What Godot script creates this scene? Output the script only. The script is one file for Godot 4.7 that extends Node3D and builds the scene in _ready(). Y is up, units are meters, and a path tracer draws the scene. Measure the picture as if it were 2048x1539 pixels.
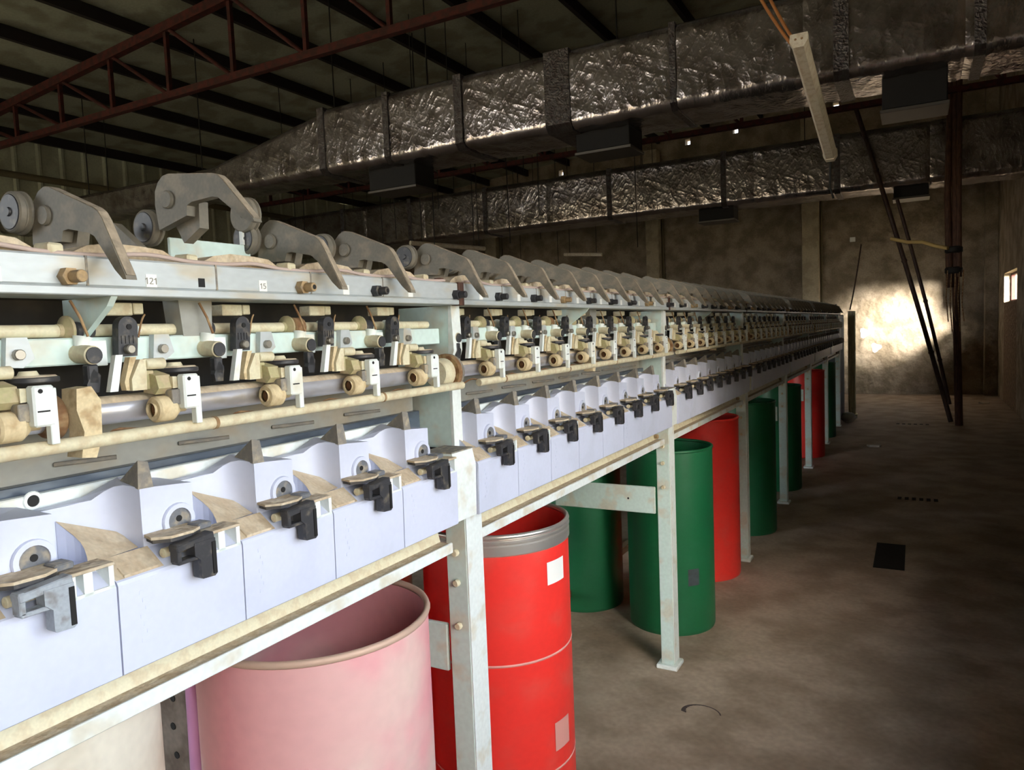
extends Node3D
# Disused spinning shed: a long open-end spinning machine over sliver cans, foil-wrapped ducts, pitched roof.
const EYE := Vector3(0, 1.65, 0)
const PITCH := 0.2105          # spacing of the spinning positions
const SECTION := 1.782         # spacing of the machine posts
const POST0 := -1.559          # z of the first post in view
const ORD := ["first", "second", "third", "fourth", "fifth", "sixth", "seventh", "eighth"]
var M := {}
var used := {}
var grp := 0
var rng := RandomNumberGenerator.new()

# ------------------------------------------------------------------ helpers
func st() -> SurfaceTool:
	var s := SurfaceTool.new()
	s.begin(Mesh.PRIMITIVE_TRIANGLES)
	return s

func tri(s: SurfaceTool, a: Vector3, b: Vector3, c: Vector3, n: Vector3) -> void:
	s.add_vertex(a)
	if (b - a).cross(c - a).dot(n) > 0.0:
		s.add_vertex(c)
		s.add_vertex(b)
	else:
		s.add_vertex(b)
		s.add_vertex(c)

func quad(s: SurfaceTool, a: Vector3, b: Vector3, c: Vector3, d: Vector3, n: Vector3) -> void:
	tri(s, a, b, c, n)
	tri(s, a, c, d, n)

func flat(s: SurfaceTool) -> void:
	s.set_smooth_group(-1)

func soft(s: SurfaceTool) -> void:
	grp += 1
	s.set_smooth_group(grp)

# box between two corners, edges chamfered by b, optionally turned by B about pivot o
func box(s: SurfaceTool, lo: Vector3, hi: Vector3, b := 0.0, B := Basis(), o := Vector3.ZERO) -> void:
	flat(s)
	var c := (lo + hi) * 0.5
	var h := (hi - lo).abs() * 0.5
	b = min(b, min(h.x, min(h.y, h.z)) * 0.9)
	var X := Transform3D(B, o - B * o)
	for ax in 3:
		var u := (ax + 1) % 3
		var v := (ax + 2) % 3
		for sg in [-1.0, 1.0]:
			var q := []
			for k in [[-1, -1], [1, -1], [1, 1], [-1, 1]]:
				var p := Vector3.ZERO
				p[ax] = sg * h[ax]
				p[u] = k[0] * (h[u] - b)
				p[v] = k[1] * (h[v] - b)
				q.append(X * (c + p))
			var n := Vector3.ZERO
			n[ax] = sg
			quad(s, q[0], q[1], q[2], q[3], B * n)
			if b > 0.0:
				for t in [-1.0, 1.0]:
					var e := []
					for k in [-1, 1]:
						var p := Vector3.ZERO
						p[ax] = sg * h[ax]
						p[u] = t * (h[u] - b)
						p[v] = k * (h[v] - b)
						e.append(p)
					for k in [1, -1]:
						var p := Vector3.ZERO
						p[ax] = sg * (h[ax] - b)
						p[u] = t * h[u]
						p[v] = k * (h[v] - b)
						e.append(p)
					var m := Vector3.ZERO
					m[ax] = sg
					m[u] = t
					quad(s, X * (c + e[0]), X * (c + e[1]), X * (c + e[2]), X * (c + e[3]), B * m)
	if b > 0.0:
		for i in 8:
			var g := Vector3(1 if i & 1 else -1, 1 if i & 2 else -1, 1 if i & 4 else -1)
			var p := []
			for ax in 3:
				var q := Vector3(h.x - b, h.y - b, h.z - b)
				q[ax] = h[ax]
				p.append(X * (c + q * g))
			tri(s, p[0], p[1], p[2], B * g)

# polygon pts in the plane (U, V) through O, drawn out along W from d0 to d1
func prism(s: SurfaceTool, pts: Array, O: Vector3, U: Vector3, V: Vector3, W: Vector3, d0: float, d1: float) -> void:
	var P := PackedVector2Array(pts)
	var area := 0.0
	for i in P.size():
		area += P[i].cross(P[(i + 1) % P.size()])
	var sg := 1.0 if area > 0 else -1.0
	var at := func(p: Vector2, d: float) -> Vector3: return O + U * p.x + V * p.y + W * d
	flat(s)
	var ix := Geometry2D.triangulate_polygon(P)
	for k in range(0, ix.size(), 3):
		tri(s, at.call(P[ix[k]], d0), at.call(P[ix[k + 1]], d0), at.call(P[ix[k + 2]], d0), -W * sign(d1 - d0))
		tri(s, at.call(P[ix[k]], d1), at.call(P[ix[k + 1]], d1), at.call(P[ix[k + 2]], d1), W * sign(d1 - d0))
	for i in P.size():
		var a := P[i]
		var b := P[(i + 1) % P.size()]
		var e := b - a
		var n := (U * e.y - V * e.x) * sg
		quad(s, at.call(a, d0), at.call(b, d0), at.call(b, d1), at.call(a, d1), n)

func xyprism(s: SurfaceTool, pts: Array, z0: float, z1: float) -> void:
	prism(s, pts, Vector3.ZERO, Vector3.RIGHT, Vector3.UP, Vector3.BACK, z0, z1)

# polygon given as (z, y), drawn out along x
func zyprism(s: SurfaceTool, pts: Array, x0: float, x1: float) -> void:
	prism(s, pts, Vector3.ZERO, Vector3.BACK, Vector3.UP, Vector3.RIGHT, x0, x1)

func lathe(s: SurfaceTool, prof: Array, O: Vector3, axis: Vector3, seg := 20, smooth := false) -> void:
	axis = axis.normalized()
	var U := axis.cross(Vector3.UP if abs(axis.y) < 0.9 else Vector3.RIGHT).normalized()
	var V := axis.cross(U)
	if smooth:
		soft(s)
	for i in prof.size() - 1:
		var a: Vector2 = prof[i]
		var b: Vector2 = prof[i + 1]
		if not smooth:
			soft(s)
		for k in seg:
			var t0 := TAU * k / seg
			var t1 := TAU * (k + 1) / seg
			var r0 := U * cos(t0) + V * sin(t0)
			var r1 := U * cos(t1) + V * sin(t1)
			var n := (r0 + r1) * (b.y - a.y) - axis * 2.0 * (b.x - a.x)
			var p := [O + r0 * a.x + axis * a.y, O + r1 * a.x + axis * a.y, O + r1 * b.x + axis * b.y, O + r0 * b.x + axis * b.y]
			if a.x < 1e-6:
				tri(s, p[0], p[2], p[3], n)
			elif b.x < 1e-6:
				tri(s, p[0], p[1], p[2], n)
			else:
				quad(s, p[0], p[1], p[2], p[3], n)

func cyl(s: SurfaceTool, a: Vector3, b: Vector3, r: float, r2 := -1.0, seg := 16, bev := 0.0) -> void:
	if r2 < 0:
		r2 = r
	var L := a.distance_to(b)
	if bev > 0:
		lathe(s, [Vector2(0, 0), Vector2(r - bev, 0), Vector2(r, bev), Vector2(r2, L - bev), Vector2(r2 - bev, L), Vector2(0, L)], a, b - a, seg)
	else:
		lathe(s, [Vector2(0, 0), Vector2(r, 0), Vector2(r2, L), Vector2(0, L)], a, b - a, seg)

func tube(s: SurfaceTool, pts: Array, r: float, seg := 8, r1 := -1.0) -> void:
	soft(s)
	if r1 < 0:
		r1 = r
	var rings := []
	var U := Vector3.ZERO
	for i in pts.size():
		var d: Vector3 = (pts[min(i + 1, pts.size() - 1)] - pts[max(i - 1, 0)]).normalized()
		if i == 0:
			U = d.cross(Vector3.UP if abs(d.y) < 0.9 else Vector3.RIGHT).normalized()
		else:
			U = (U - d * U.dot(d)).normalized()
		var V := d.cross(U)
		var ring := []
		var rr: float = lerp(r, r1, float(i) / max(1, pts.size() - 1))
		for k in seg:
			var t := TAU * k / seg
			ring.append(pts[i] + (U * cos(t) + V * sin(t)) * rr)
		rings.append(ring)
	for i in pts.size() - 1:
		var mid: Vector3 = (pts[i] + pts[i + 1]) * 0.5
		for k in seg:
			var k2 := (k + 1) % seg
			var c: Vector3 = (rings[i][k] + rings[i + 1][k2]) * 0.5
			quad(s, rings[i][k], rings[i][k2], rings[i + 1][k2], rings[i + 1][k], c - mid)
	flat(s)
	for e in [0, pts.size() - 1]:
		var n: Vector3 = (pts[0] - pts[1]) if e == 0 else (pts[e] - pts[e - 1])
		for k in seg:
			tri(s, pts[e], rings[e][k], rings[e][(k + 1) % seg], n)

func sag(a: Vector3, b: Vector3, drop: float, n := 10) -> Array:
	var out := []
	for i in n + 1:
		var t := float(i) / n
		out.append(a.lerp(b, t) - Vector3.UP * drop * 4.0 * t * (1.0 - t))
	return out

func numbered(called: String) -> String:
	if not used.has(called):
		used[called] = 0
		return called
	used[called] += 1
	return "%s_%03d" % [called, used[called]]

# a thing: an empty node at the base of the thing; its parts are drawn in world coordinates below it
func thing(called: String, label: String, category: String, base: Vector3, group := "") -> Node3D:
	var o := Node3D.new()
	o.name = numbered(called)
	add_child(o)
	o.position = base
	tag(o, label, category, group)
	return o

func tag(o: Node, label: String, category: String, group := "") -> void:
	o.set_meta("label", label)
	o.set_meta("category", category)
	if group:
		o.set_meta("group", group)

func part(s: SurfaceTool, called: String, m: Material, root: Node3D, label := "") -> MeshInstance3D:
	s.generate_normals()
	var o := MeshInstance3D.new()
	o.mesh = s.commit()
	o.mesh.surface_set_material(0, m)
	o.name = called
	root.add_child(o, true)
	if root.get_parent() == self:
		o.position = -root.position
	if label:
		o.set_meta("label", label)
	return o

# one mesh that is a whole thing, its origin moved to base
func single(s: SurfaceTool, called: String, m: Material, label: String, category: String, base: Vector3, group := "") -> MeshInstance3D:
	s.generate_normals()
	var src := s.commit()
	var arr := src.surface_get_arrays(0)
	var v: PackedVector3Array = arr[Mesh.ARRAY_VERTEX]
	for i in v.size():
		v[i] -= base
	arr[Mesh.ARRAY_VERTEX] = v
	var mesh := ArrayMesh.new()
	mesh.add_surface_from_arrays(Mesh.PRIMITIVE_TRIANGLES, arr)
	mesh.surface_set_material(0, m)
	var o := MeshInstance3D.new()
	o.mesh = mesh
	o.name = numbered(called)
	add_child(o)
	o.position = base
	tag(o, label, category, group)
	return o

func struct(s: SurfaceTool, called: String, m: Material, parent: Node = self) -> MeshInstance3D:
	s.generate_normals()
	var o := MeshInstance3D.new()
	o.mesh = s.commit()
	o.mesh.surface_set_material(0, m)
	o.name = called
	parent.add_child(o, true)
	if parent == self:
		o.set_meta("kind", "structure")
	return o

func copy(src: Node3D, at: Vector3, label: String) -> Node3D:
	var o: Node3D = src.duplicate()
	o.name = numbered(String(src.name).rstrip("0123456789").rstrip("_"))
	add_child(o)
	o.position = at
	o.set_meta("label", label)
	return o

# ------------------------------------------------------------------ materials
func noise_image(sd: int, freq: float, oct := 4, kind := FastNoiseLite.TYPE_SIMPLEX_SMOOTH, n := 256, fractal := FastNoiseLite.FRACTAL_FBM) -> Image:
	var f := FastNoiseLite.new()
	f.seed = sd
	f.frequency = freq
	f.noise_type = kind
	f.fractal_type = fractal
	f.fractal_octaves = oct
	return f.get_seamless_image(n, n)

# colour texture that runs from a to b where the noise lies between lo and hi
func patches(sd: int, freq: float, a: Color, b: Color, lo: float, hi: float, n := 256, grain := 0.05) -> ImageTexture:
	var g := noise_image(sd, freq, 5, FastNoiseLite.TYPE_SIMPLEX_SMOOTH, n)
	var fine := noise_image(sd + 77, 0.16, 3, FastNoiseLite.TYPE_SIMPLEX_SMOOTH, n)
	var im := Image.create(n, n, true, Image.FORMAT_RGB8)
	for y in n:
		for x in n:
			var c := a.lerp(b, smoothstep(lo, hi, g.get_pixel(x, y).r))
			var k := 1.0 + grain * (fine.get_pixel(x, y).r - 0.5) * 2.0
			im.set_pixel(x, y, Color(clampf(c.r * k, 0, 1), clampf(c.g * k, 0, 1), clampf(c.b * k, 0, 1)))
	im.generate_mipmaps()
	return ImageTexture.create_from_image(im)

func normal_tex(im: Image, strength: float) -> ImageTexture:
	var c: Image = im.duplicate()
	c.convert(Image.FORMAT_RGBA8)
	c.bump_map_to_normal_map(strength)
	c.generate_mipmaps()
	return ImageTexture.create_from_image(c)

func mat(c: Color, rough := 0.6, metal := 0.0, tex: Texture2D = null, scale := Vector3.ONE, normal: Texture2D = null, depth := 1.0) -> StandardMaterial3D:
	var m := StandardMaterial3D.new()
	m.albedo_color = c
	m.roughness = rough
	m.metallic = metal
	if tex:
		m.albedo_color = Color.WHITE
		m.albedo_texture = tex
	if normal:
		m.normal_enabled = true
		m.normal_texture = normal
		m.normal_scale = depth
	if tex or normal:
		m.uv1_triplanar = true
		m.uv1_world_triplanar = true
		m.uv1_scale = scale
	return m

func materials() -> void:
	var dustc := Color(0.80, 0.74, 0.64)
	var grit := normal_tex(noise_image(5, 0.05, 5), 6.0)
	M.cover = mat(Color.WHITE, 0.42, 0.0, patches(11, 0.012, Color(0.81, 0.83, 0.905), Color(0.79, 0.81, 0.88), 0.35, 0.7, 256, 0.01), Vector3.ONE * 1.5)
	M.mint = mat(Color.WHITE, 0.5, 0.0, patches(12, 0.02, Color(0.80, 0.875, 0.85), Color(0.80, 0.80, 0.74), 0.5, 0.85, 256, 0.03), Vector3.ONE * 1.2)
	M.white_metal = mat(Color.WHITE, 0.45, 0.0, patches(13, 0.02, Color(0.90, 0.925, 0.91), Color(0.84, 0.82, 0.75), 0.5, 0.9, 256, 0.03), Vector3.ONE * 1.5)
	M.rail = mat(Color.WHITE, 0.4, 0.15, patches(14, 0.02, Color(0.74, 0.765, 0.77), Color(0.74, 0.71, 0.64), 0.5, 0.85, 256, 0.03), Vector3(2, 2, 0.8))
	M.dust = mat(Color.WHITE, 0.95, 0.0, patches(15, 0.03, dustc, Color(0.74, 0.66, 0.55), 0.3, 0.75, 256, 0.08), Vector3.ONE * 3.0, grit, 0.5)
	M.dust_thin = mat(Color.WHITE, 0.95, 0.0, patches(30, 0.04, Color(0.66, 0.60, 0.52), Color(0.52, 0.48, 0.42), 0.35, 0.75, 256, 0.08), Vector3.ONE * 4.0)
	M.cream = mat(Color.WHITE, 0.6, 0.0, patches(16, 0.03, Color(0.84, 0.81, 0.69), Color(0.79, 0.73, 0.60), 0.40, 0.8, 256, 0.04), Vector3.ONE * 4.0)
	M.olive = mat(Color.WHITE, 0.7, 0.0, patches(17, 0.03, Color(0.68, 0.65, 0.48), Color(0.72, 0.65, 0.52), 0.35, 0.75, 256, 0.05), Vector3.ONE * 4.0)
	M.rubber = mat(Color.WHITE, 0.8, 0.0, patches(18, 0.03, Color(0.83, 0.76, 0.61), Color(0.70, 0.60, 0.45), 0.4, 0.9, 256, 0.05), Vector3.ONE * 4.0)
	M.dark = mat(Color.WHITE, 0.5, 0.0, patches(19, 0.03, Color(0.20, 0.20, 0.215), Color(0.42, 0.39, 0.34), 0.5, 0.95, 256, 0.06), Vector3.ONE * 4.0)
	M.black = mat(Color(0.055, 0.05, 0.05), 0.7)
	M.grey_plastic = mat(Color.WHITE, 0.55, 0.0, patches(20, 0.03, Color(0.42, 0.43, 0.45), Color(0.60, 0.56, 0.49), 0.45, 0.85, 256, 0.05), Vector3.ONE * 4.0)
	M.pale_clamp = mat(Color.WHITE, 0.55, 0.0, patches(29, 0.03, Color(0.62, 0.65, 0.68), Color(0.50, 0.50, 0.50), 0.45, 0.85, 256, 0.05), Vector3.ONE * 4.0)
	M.cap = mat(Color.WHITE, 0.8, 0.0, patches(21, 0.03, Color(0.50, 0.48, 0.45), Color(0.66, 0.61, 0.52), 0.4, 0.9, 256, 0.05), Vector3.ONE * 5.0)
	M.arm = mat(Color.WHITE, 0.62, 0.1, patches(22, 0.02, Color(0.47, 0.45, 0.405), Color(0.56, 0.52, 0.455), 0.40, 0.8, 256, 0.05), Vector3.ONE * 3.0)
	M.panel = mat(Color.WHITE, 0.55, 0.1, patches(23, 0.02, Color(0.60, 0.60, 0.57), Color(0.62, 0.58, 0.51), 0.4, 0.85, 256, 0.03), Vector3(1.5, 1.5, 1.0))
	M.band = mat(Color.WHITE, 0.35, 0.5, patches(24, 0.02, Color(0.40, 0.44, 0.49), Color(0.33, 0.36, 0.40), 0.3, 0.8, 256, 0.06), Vector3(2, 2, 0.6))
	M.chrome = mat(Color.WHITE, 0.32, 0.6, patches(25, 0.03, Color(0.80, 0.80, 0.83), Color(0.70, 0.66, 0.60), 0.55, 0.9, 256, 0.04), Vector3(2, 2, 0.7))
	M.steel = mat(Color(0.62, 0.60, 0.56), 0.4, 0.8)
	M.rust = mat(Color.WHITE, 0.85, 0.1, patches(26, 0.03, Color(0.50, 0.36, 0.24), Color(0.66, 0.55, 0.40), 0.35, 0.75, 256, 0.08), Vector3.ONE * 4.0)
	M.bolt = mat(Color.WHITE, 0.7, 0.2, patches(27, 0.03, Color(0.70, 0.59, 0.43), Color(0.60, 0.52, 0.42), 0.35, 0.75, 256, 0.06), Vector3.ONE * 5.0)
	M.cable = mat(Color(0.74, 0.66, 0.62), 0.7)
	M.label = mat(Color(0.93, 0.93, 0.91), 0.6)
	M.ink = mat(Color(0.55, 0.54, 0.50), 0.7)
	M.casing = mat(Color.WHITE, 0.8, 0.0, patches(28, 0.02, Color(0.19, 0.18, 0.165), Color(0.28, 0.25, 0.21), 0.35, 0.75), Vector3.ONE)
	# cans
	M.red = mat(Color.WHITE, 0.38, 0.0, patches(31, 0.02, Color(0.94, 0.22, 0.19), Color(0.92, 0.30, 0.26), 0.5, 0.9, 256, 0.02), Vector3.ONE * 1.0)
	M.pink = mat(Color.WHITE, 0.5, 0.0, patches(32, 0.008, Color(0.88, 0.60, 0.62), Color(0.86, 0.74, 0.70), 0.35, 0.7, 256, 0.02), Vector3.ONE * 0.7)
	M.green = mat(Color.WHITE, 0.4, 0.0, patches(33, 0.02, Color(0.10, 0.40, 0.25), Color(0.14, 0.41, 0.27), 0.35, 0.8, 256, 0.03), Vector3.ONE * 1.0)
	M.creamcan = mat(Color.WHITE, 0.6, 0.0, patches(34, 0.012, Color(0.86, 0.83, 0.76), Color(0.77, 0.72, 0.63), 0.4, 0.85, 256, 0.03), Vector3.ONE * 1.0)
	M.scuff = mat(Color(0.86, 0.60, 0.56), 0.6)
	M.rim_metal = mat(Color(0.82, 0.80, 0.77), 0.3, 0.75)
	M.rim_tan = mat(Color(0.78, 0.66, 0.58), 0.6, 0.2)
	M.holed = mat(Color.WHITE, 0.8, 0.1, patches(35, 0.02, Color(0.52, 0.48, 0.44), Color(0.42, 0.37, 0.33), 0.35, 0.75, 256, 0.06), Vector3.ONE * 1.5)
	M.lilac = mat(Color(0.80, 0.58, 0.76), 0.45)
	# room
	M.floor = mat(Color.WHITE, 0.78, 0.0, patches(41, 0.012, Color(0.70, 0.625, 0.55), Color(0.58, 0.505, 0.43), 0.15, 0.9, 512, 0.06), Vector3.ONE * 0.35, grit, 0.12)
	M.plaster = mat(Color.WHITE, 0.92, 0.0, patches(42, 0.012, Color(0.63, 0.575, 0.50), Color(0.49, 0.44, 0.365), 0.2, 0.85, 512, 0.08), Vector3.ONE * 0.3, grit, 0.5)
	M.column = mat(Color.WHITE, 0.9, 0.0, patches(43, 0.02, Color(0.72, 0.67, 0.57), Color(0.64, 0.59, 0.50), 0.35, 0.75), Vector3.ONE * 0.5)
	M.sheet = mat(Color.WHITE, 0.85, 0.0, patches(44, 0.01, Color(0.66, 0.665, 0.585), Color(0.54, 0.53, 0.45), 0.35, 0.75, 512, 0.06), Vector3.ONE * 0.25)
	M.leftwall = mat(Color.WHITE, 0.85, 0.0, patches(45, 0.01, Color(0.78, 0.79, 0.69), Color(0.70, 0.70, 0.60), 0.35, 0.75, 512, 0.05), Vector3.ONE * 0.25)
	M.brick = mat(Color.WHITE, 0.95, 0.0, patches(46, 0.05, Color(0.45, 0.36, 0.29), Color(0.55, 0.47, 0.39), 0.35, 0.75, 256, 0.1), Vector3.ONE * 0.8, grit, 0.8)
	M.truss = mat(Color.WHITE, 0.75, 0.2, patches(47, 0.03, Color(0.33, 0.14, 0.12), Color(0.25, 0.13, 0.11), 0.35, 0.75), Vector3.ONE)
	M.purlin = mat(Color(0.13, 0.10, 0.10), 0.8)
	M.wire = mat(Color(0.09, 0.08, 0.07), 0.7)
	M.conduit = mat(Color(0.46, 0.42, 0.32), 0.7)
	var ridge := noise_image(61, 0.02, 5, FastNoiseLite.TYPE_SIMPLEX, 512, FastNoiseLite.FRACTAL_RIDGED)
	M.foil = mat(Color.WHITE, 0.24, 0.92, patches(48, 0.02, Color(0.70, 0.67, 0.67), Color(0.54, 0.50, 0.485), 0.35, 0.8, 256, 0.05), Vector3(0.55, 0.35, 0.55), normal_tex(ridge, 10.0), 0.13)
	M.foil_tape = mat(Color.WHITE, 0.3, 0.9, patches(49, 0.03, Color(0.46, 0.44, 0.44), Color(0.38, 0.35, 0.34), 0.35, 0.8), Vector3(1.6, 1.6, 1.6), normal_tex(ridge, 12.0), 0.8)
	M.vent = mat(Color(0.06, 0.05, 0.055), 0.75)
	M.vent_edge = mat(Color(0.36, 0.34, 0.32), 0.5, 0.5)
	M.lamp_body = mat(Color.WHITE, 0.6, 0.0, patches(50, 0.03, Color(0.86, 0.82, 0.74), Color(0.78, 0.71, 0.61), 0.35, 0.8), Vector3.ONE * 3.0)
	M.cord = mat(Color(0.70, 0.45, 0.24), 0.6)
	M.bamboo = mat(Color.WHITE, 0.6, 0.0, patches(51, 0.04, Color(0.20, 0.12, 0.09), Color(0.28, 0.19, 0.13), 0.35, 0.75), Vector3(3, 0.6, 3))
	M.timber = mat(Color.WHITE, 0.75, 0.0, patches(52, 0.04, Color(0.36, 0.24, 0.18), Color(0.26, 0.16, 0.12), 0.35, 0.75), Vector3(4, 0.5, 4))
	M.stick = mat(Color(0.82, 0.70, 0.44), 0.6)
	M.endpanel = mat(Color.WHITE, 0.6, 0.0, patches(53, 0.03, Color(0.90, 0.86, 0.70), Color(0.84, 0.80, 0.66), 0.35, 0.8), Vector3.ONE)
	M.cabinet = mat(Color.WHITE, 0.5, 0.1, patches(54, 0.03, Color(0.30, 0.34, 0.36), Color(0.25, 0.27, 0.28), 0.35, 0.8), Vector3.ONE)
	M.pit = mat(Color(0.025, 0.022, 0.02), 0.9)
	M.paper = mat(Color(0.80, 0.78, 0.74), 0.8)
	M.stain = mat(Color(0.30, 0.25, 0.24), 0.8)
	M.earth = mat(Color.WHITE, 1.0, 0.0, patches(55, 0.02, Color(0.70, 0.62, 0.50), Color(0.58, 0.56, 0.40), 0.35, 0.75), Vector3.ONE * 0.2)

# ------------------------------------------------------------------ scene
func _ready() -> void:
	rng.seed = 7
	var cam := Camera3D.new()
	cam.name = "camera"
	add_child(cam)
	cam.transform = Transform3D(Basis(Vector3(0.876145, -0.039681, -0.480412), Vector3(0.000199, 0.996636, -0.081956), Vector3(0.482048, 0.071710, 0.873205)).orthonormalized(), EYE)
	cam.fov = 55.42
	cam.near = 0.05
	cam.far = 200.0
	cam.current = true
	var env := Environment.new()
	env.background_mode = Environment.BG_SKY
	var sky := Sky.new()
	var sm := ProceduralSkyMaterial.new()
	sm.sky_top_color = Color(0.80, 0.86, 0.93)
	sm.sky_horizon_color = Color(0.97, 0.97, 0.96)
	sm.ground_horizon_color = Color(0.72, 0.66, 0.55)
	sm.ground_bottom_color = Color(0.60, 0.54, 0.44)
	sm.sky_energy_multiplier = 1.0
	sm.ground_energy_multiplier = 1.0
	sky.sky_material = sm
	env.sky = sky
	env.tonemap_mode = Environment.TONE_MAPPER_LINEAR
	env.tonemap_exposure = 8.8
	env.sdfgi_enabled = true
	env.ssao_enabled = true
	env.ssil_enabled = true
	# hazy low sun beyond the far window
	var sun := DirectionalLight3D.new()
	sun.name = "sun"
	add_child(sun)
	sun.look_at_from_position(Vector3.ZERO, Vector3(-0.74, -0.22, -1.0), Vector3.UP)
	sun.light_color = Color(1.0, 0.97, 0.92)
	sun.light_energy = 5.2
	sun.light_angular_distance = 25.0
	sun.shadow_enabled = true
	var we := WorldEnvironment.new()
	we.name = "world_environment"
	we.environment = env
	add_child(we)
	materials()
	room()
	roof()
	ducts()
	machine()
	cans()
	clutter()

func roof_y(x: float) -> float:
	return 6.65 + 0.081 * x

# ------------------------------------------------------------------ the shed
func room() -> void:
	var s := st()
	box(s, Vector3(-14.3, -0.3, -18.0), Vector3(1.75, 0.0, 4.3))
	struct(s, "floor", M.floor)
	s = st()
	box(s, Vector3(1.8, -0.5, -60), Vector3(80, -0.1, 40))
	box(s, Vector3(-60, -0.5, 4.35), Vector3(1.8, -0.1, 60))
	struct(s, "ground_outside", M.earth)
	# added unseen block outside that keeps the sun off the near openings
	s = st()
	box(s, Vector3(-9.5, -0.3, 13), Vector3(23, 11.0, 18), 0.05)
	var nb := struct(s, "added_sun_block", M.plaster)
	# far wall: body, then an eave course with the small gaps that let daylight in
	s = st()
	xyprism(s, [Vector2(-14.3, 0), Vector2(1.75, 0), Vector2(1.75, roof_y(1.75) - 0.34), Vector2(-14.3, roof_y(-14.3) - 0.34)], -17.95, -17.7)
	var far := struct(s, "wall_far", M.plaster)
	var gaps := [-12.62, -11.49, -10.41, -8.07, -4.74, -3.63, -2.57, -1.50]
	var x0 := -14.3
	for g in gaps + [1.75]:
		var x1: float = g - 0.06 if g < 1.7 else 1.75
		s = st()
		xyprism(s, [Vector2(x0, roof_y(x0) - 0.34), Vector2(x1, roof_y(x1) - 0.34), Vector2(x1, roof_y(x1) - 0.2), Vector2(x0, roof_y(x0) - 0.2)], -17.95, -17.7)
		struct(s, "eave_block", M.plaster, far)
		x0 = g + 0.06
	s = st()
	xyprism(s, [Vector2(-14.3, roof_y(-14.3) - 0.2), Vector2(1.75, roof_y(1.75) - 0.2), Vector2(1.75, roof_y(1.75) + 0.05), Vector2(-14.3, roof_y(-14.3) + 0.05)], -17.95, -17.7)
	struct(s, "eave_course", M.plaster, far)
	# left wall of upright sheets, with a slit under the eave near the far corner
	s = st()
	box(s, Vector3(-14.3, 0, -17.95), Vector3(-14.05, 5.42, 4.3))
	var left := struct(s, "wall_left", M.leftwall)
	s = st()
	box(s, Vector3(-14.3, 5.42, -15.9), Vector3(-14.05, 5.62, 4.3))
	struct(s, "eave_course", M.leftwall, left)
	s = st()
	box(s, Vector3(-14.3, 5.42, -17.95), Vector3(-14.05, 5.62, -16.5))
	struct(s, "eave_course", M.leftwall, left)
	var z := -17.6
	while z < 0.0:
		s = st()
		prism(s, [Vector2(0, 0), Vector2(0.035, 0.03), Vector2(0.075, 0.03), Vector2(0.11, 0)], Vector3(-14.05, 0, z), Vector3.BACK, Vector3.RIGHT, Vector3.UP, 0.0, 5.55)
		struct(s, "sheet_rib", M.leftwall, left)
		z += 0.42
	# right wall with a small far window and the wide bay window beside the camera
	var right := Node3D.new()
	right.name = "wall_right"
	add_child(right)
	right.set_meta("kind", "structure")
	var ops := [[-16.42, -14.45, 1.84, 2.37], [-2.4, 2.2, 1.1, 2.9]]
	var za := -17.95
	for o in ops:
		s = st()
		box(s, Vector3(1.45, 0, za), Vector3(1.72, 6.9, o[0]))
		struct(s, "wall_pier", M.plaster, right)
		s = st()
		box(s, Vector3(1.45, 0, o[0]), Vector3(1.72, o[2], o[1]))
		struct(s, "wall_below_window", M.brick, right)
		s = st()
		box(s, Vector3(1.45, o[3], o[0]), Vector3(1.72, 6.9, o[1]))
		struct(s, "wall_above_window", M.plaster, right)
		za = o[1]
	s = st()
	box(s, Vector3(1.45, 0, za), Vector3(1.72, 6.9, 4.3))
	struct(s, "wall_pier", M.plaster, right)
	for i in ops.size():
		var o: Array = ops[i]
		var w := Node3D.new()
		w.name = "window_%d" % (i + 1)
		add_child(w)
		w.set_meta("kind", "structure")
		s = st()
		for e in [[o[0], o[0] + 0.04], [o[1] - 0.04, o[1]]]:
			box(s, Vector3(1.56, o[2], e[0]), Vector3(1.62, o[3], e[1]))
		for e in [[o[2], o[2] + 0.04], [o[3] - 0.04, o[3]]]:
			box(s, Vector3(1.56, e[0], o[0] + 0.04), Vector3(1.62, e[1], o[1] - 0.04))
		struct(s, "window_frame", M.truss, w)
		if i == 1:
			for k in 3:
				s = st()
				var zz: float = lerp(o[0], o[1], (k + 1) / 4.0)
				box(s, Vector3(1.57, o[2] + 0.04, zz - 0.015), Vector3(1.61, o[3] - 0.04, zz + 0.015))
				struct(s, "window_bar", M.truss, w)
	# near wall behind the camera with the wide shed doorway on its left
	s = st()
	box(s, Vector3(-5.4, 0, 4.05), Vector3(1.75, 6.9, 4.3))
	var near := struct(s, "wall_near", M.plaster)
	s = st()
	box(s, Vector3(-14.3, 0, 4.05), Vector3(-12.9, 6.9, 4.3))
	struct(s, "wall_pier", M.plaster, near)
	s = st()
	box(s, Vector3(-12.9, 4.7, 4.05), Vector3(-5.4, 6.9, 4.3))
	struct(s, "wall_above_door", M.plaster, near)
	# added unseen block below the bay window that shades the aisle floor
	var shade_block := thing("aisle_shade_block", "long added unseen block along the window wall shading the aisle floor", "shade_block", Vector3(1.12, 0, -2.6))
	s = st()
	box(s, Vector3(0.80, 0.0, -6.4), Vector3(1.42, 1.0, 1.7), 0.01)
	part(s, "body", M.casing, shade_block)
	s = st()
	box(s, Vector3(0.76, 1.0, -6.45), Vector3(1.44, 1.04, 1.75), 0.008)
	part(s, "top", M.casing, shade_block)
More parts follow.
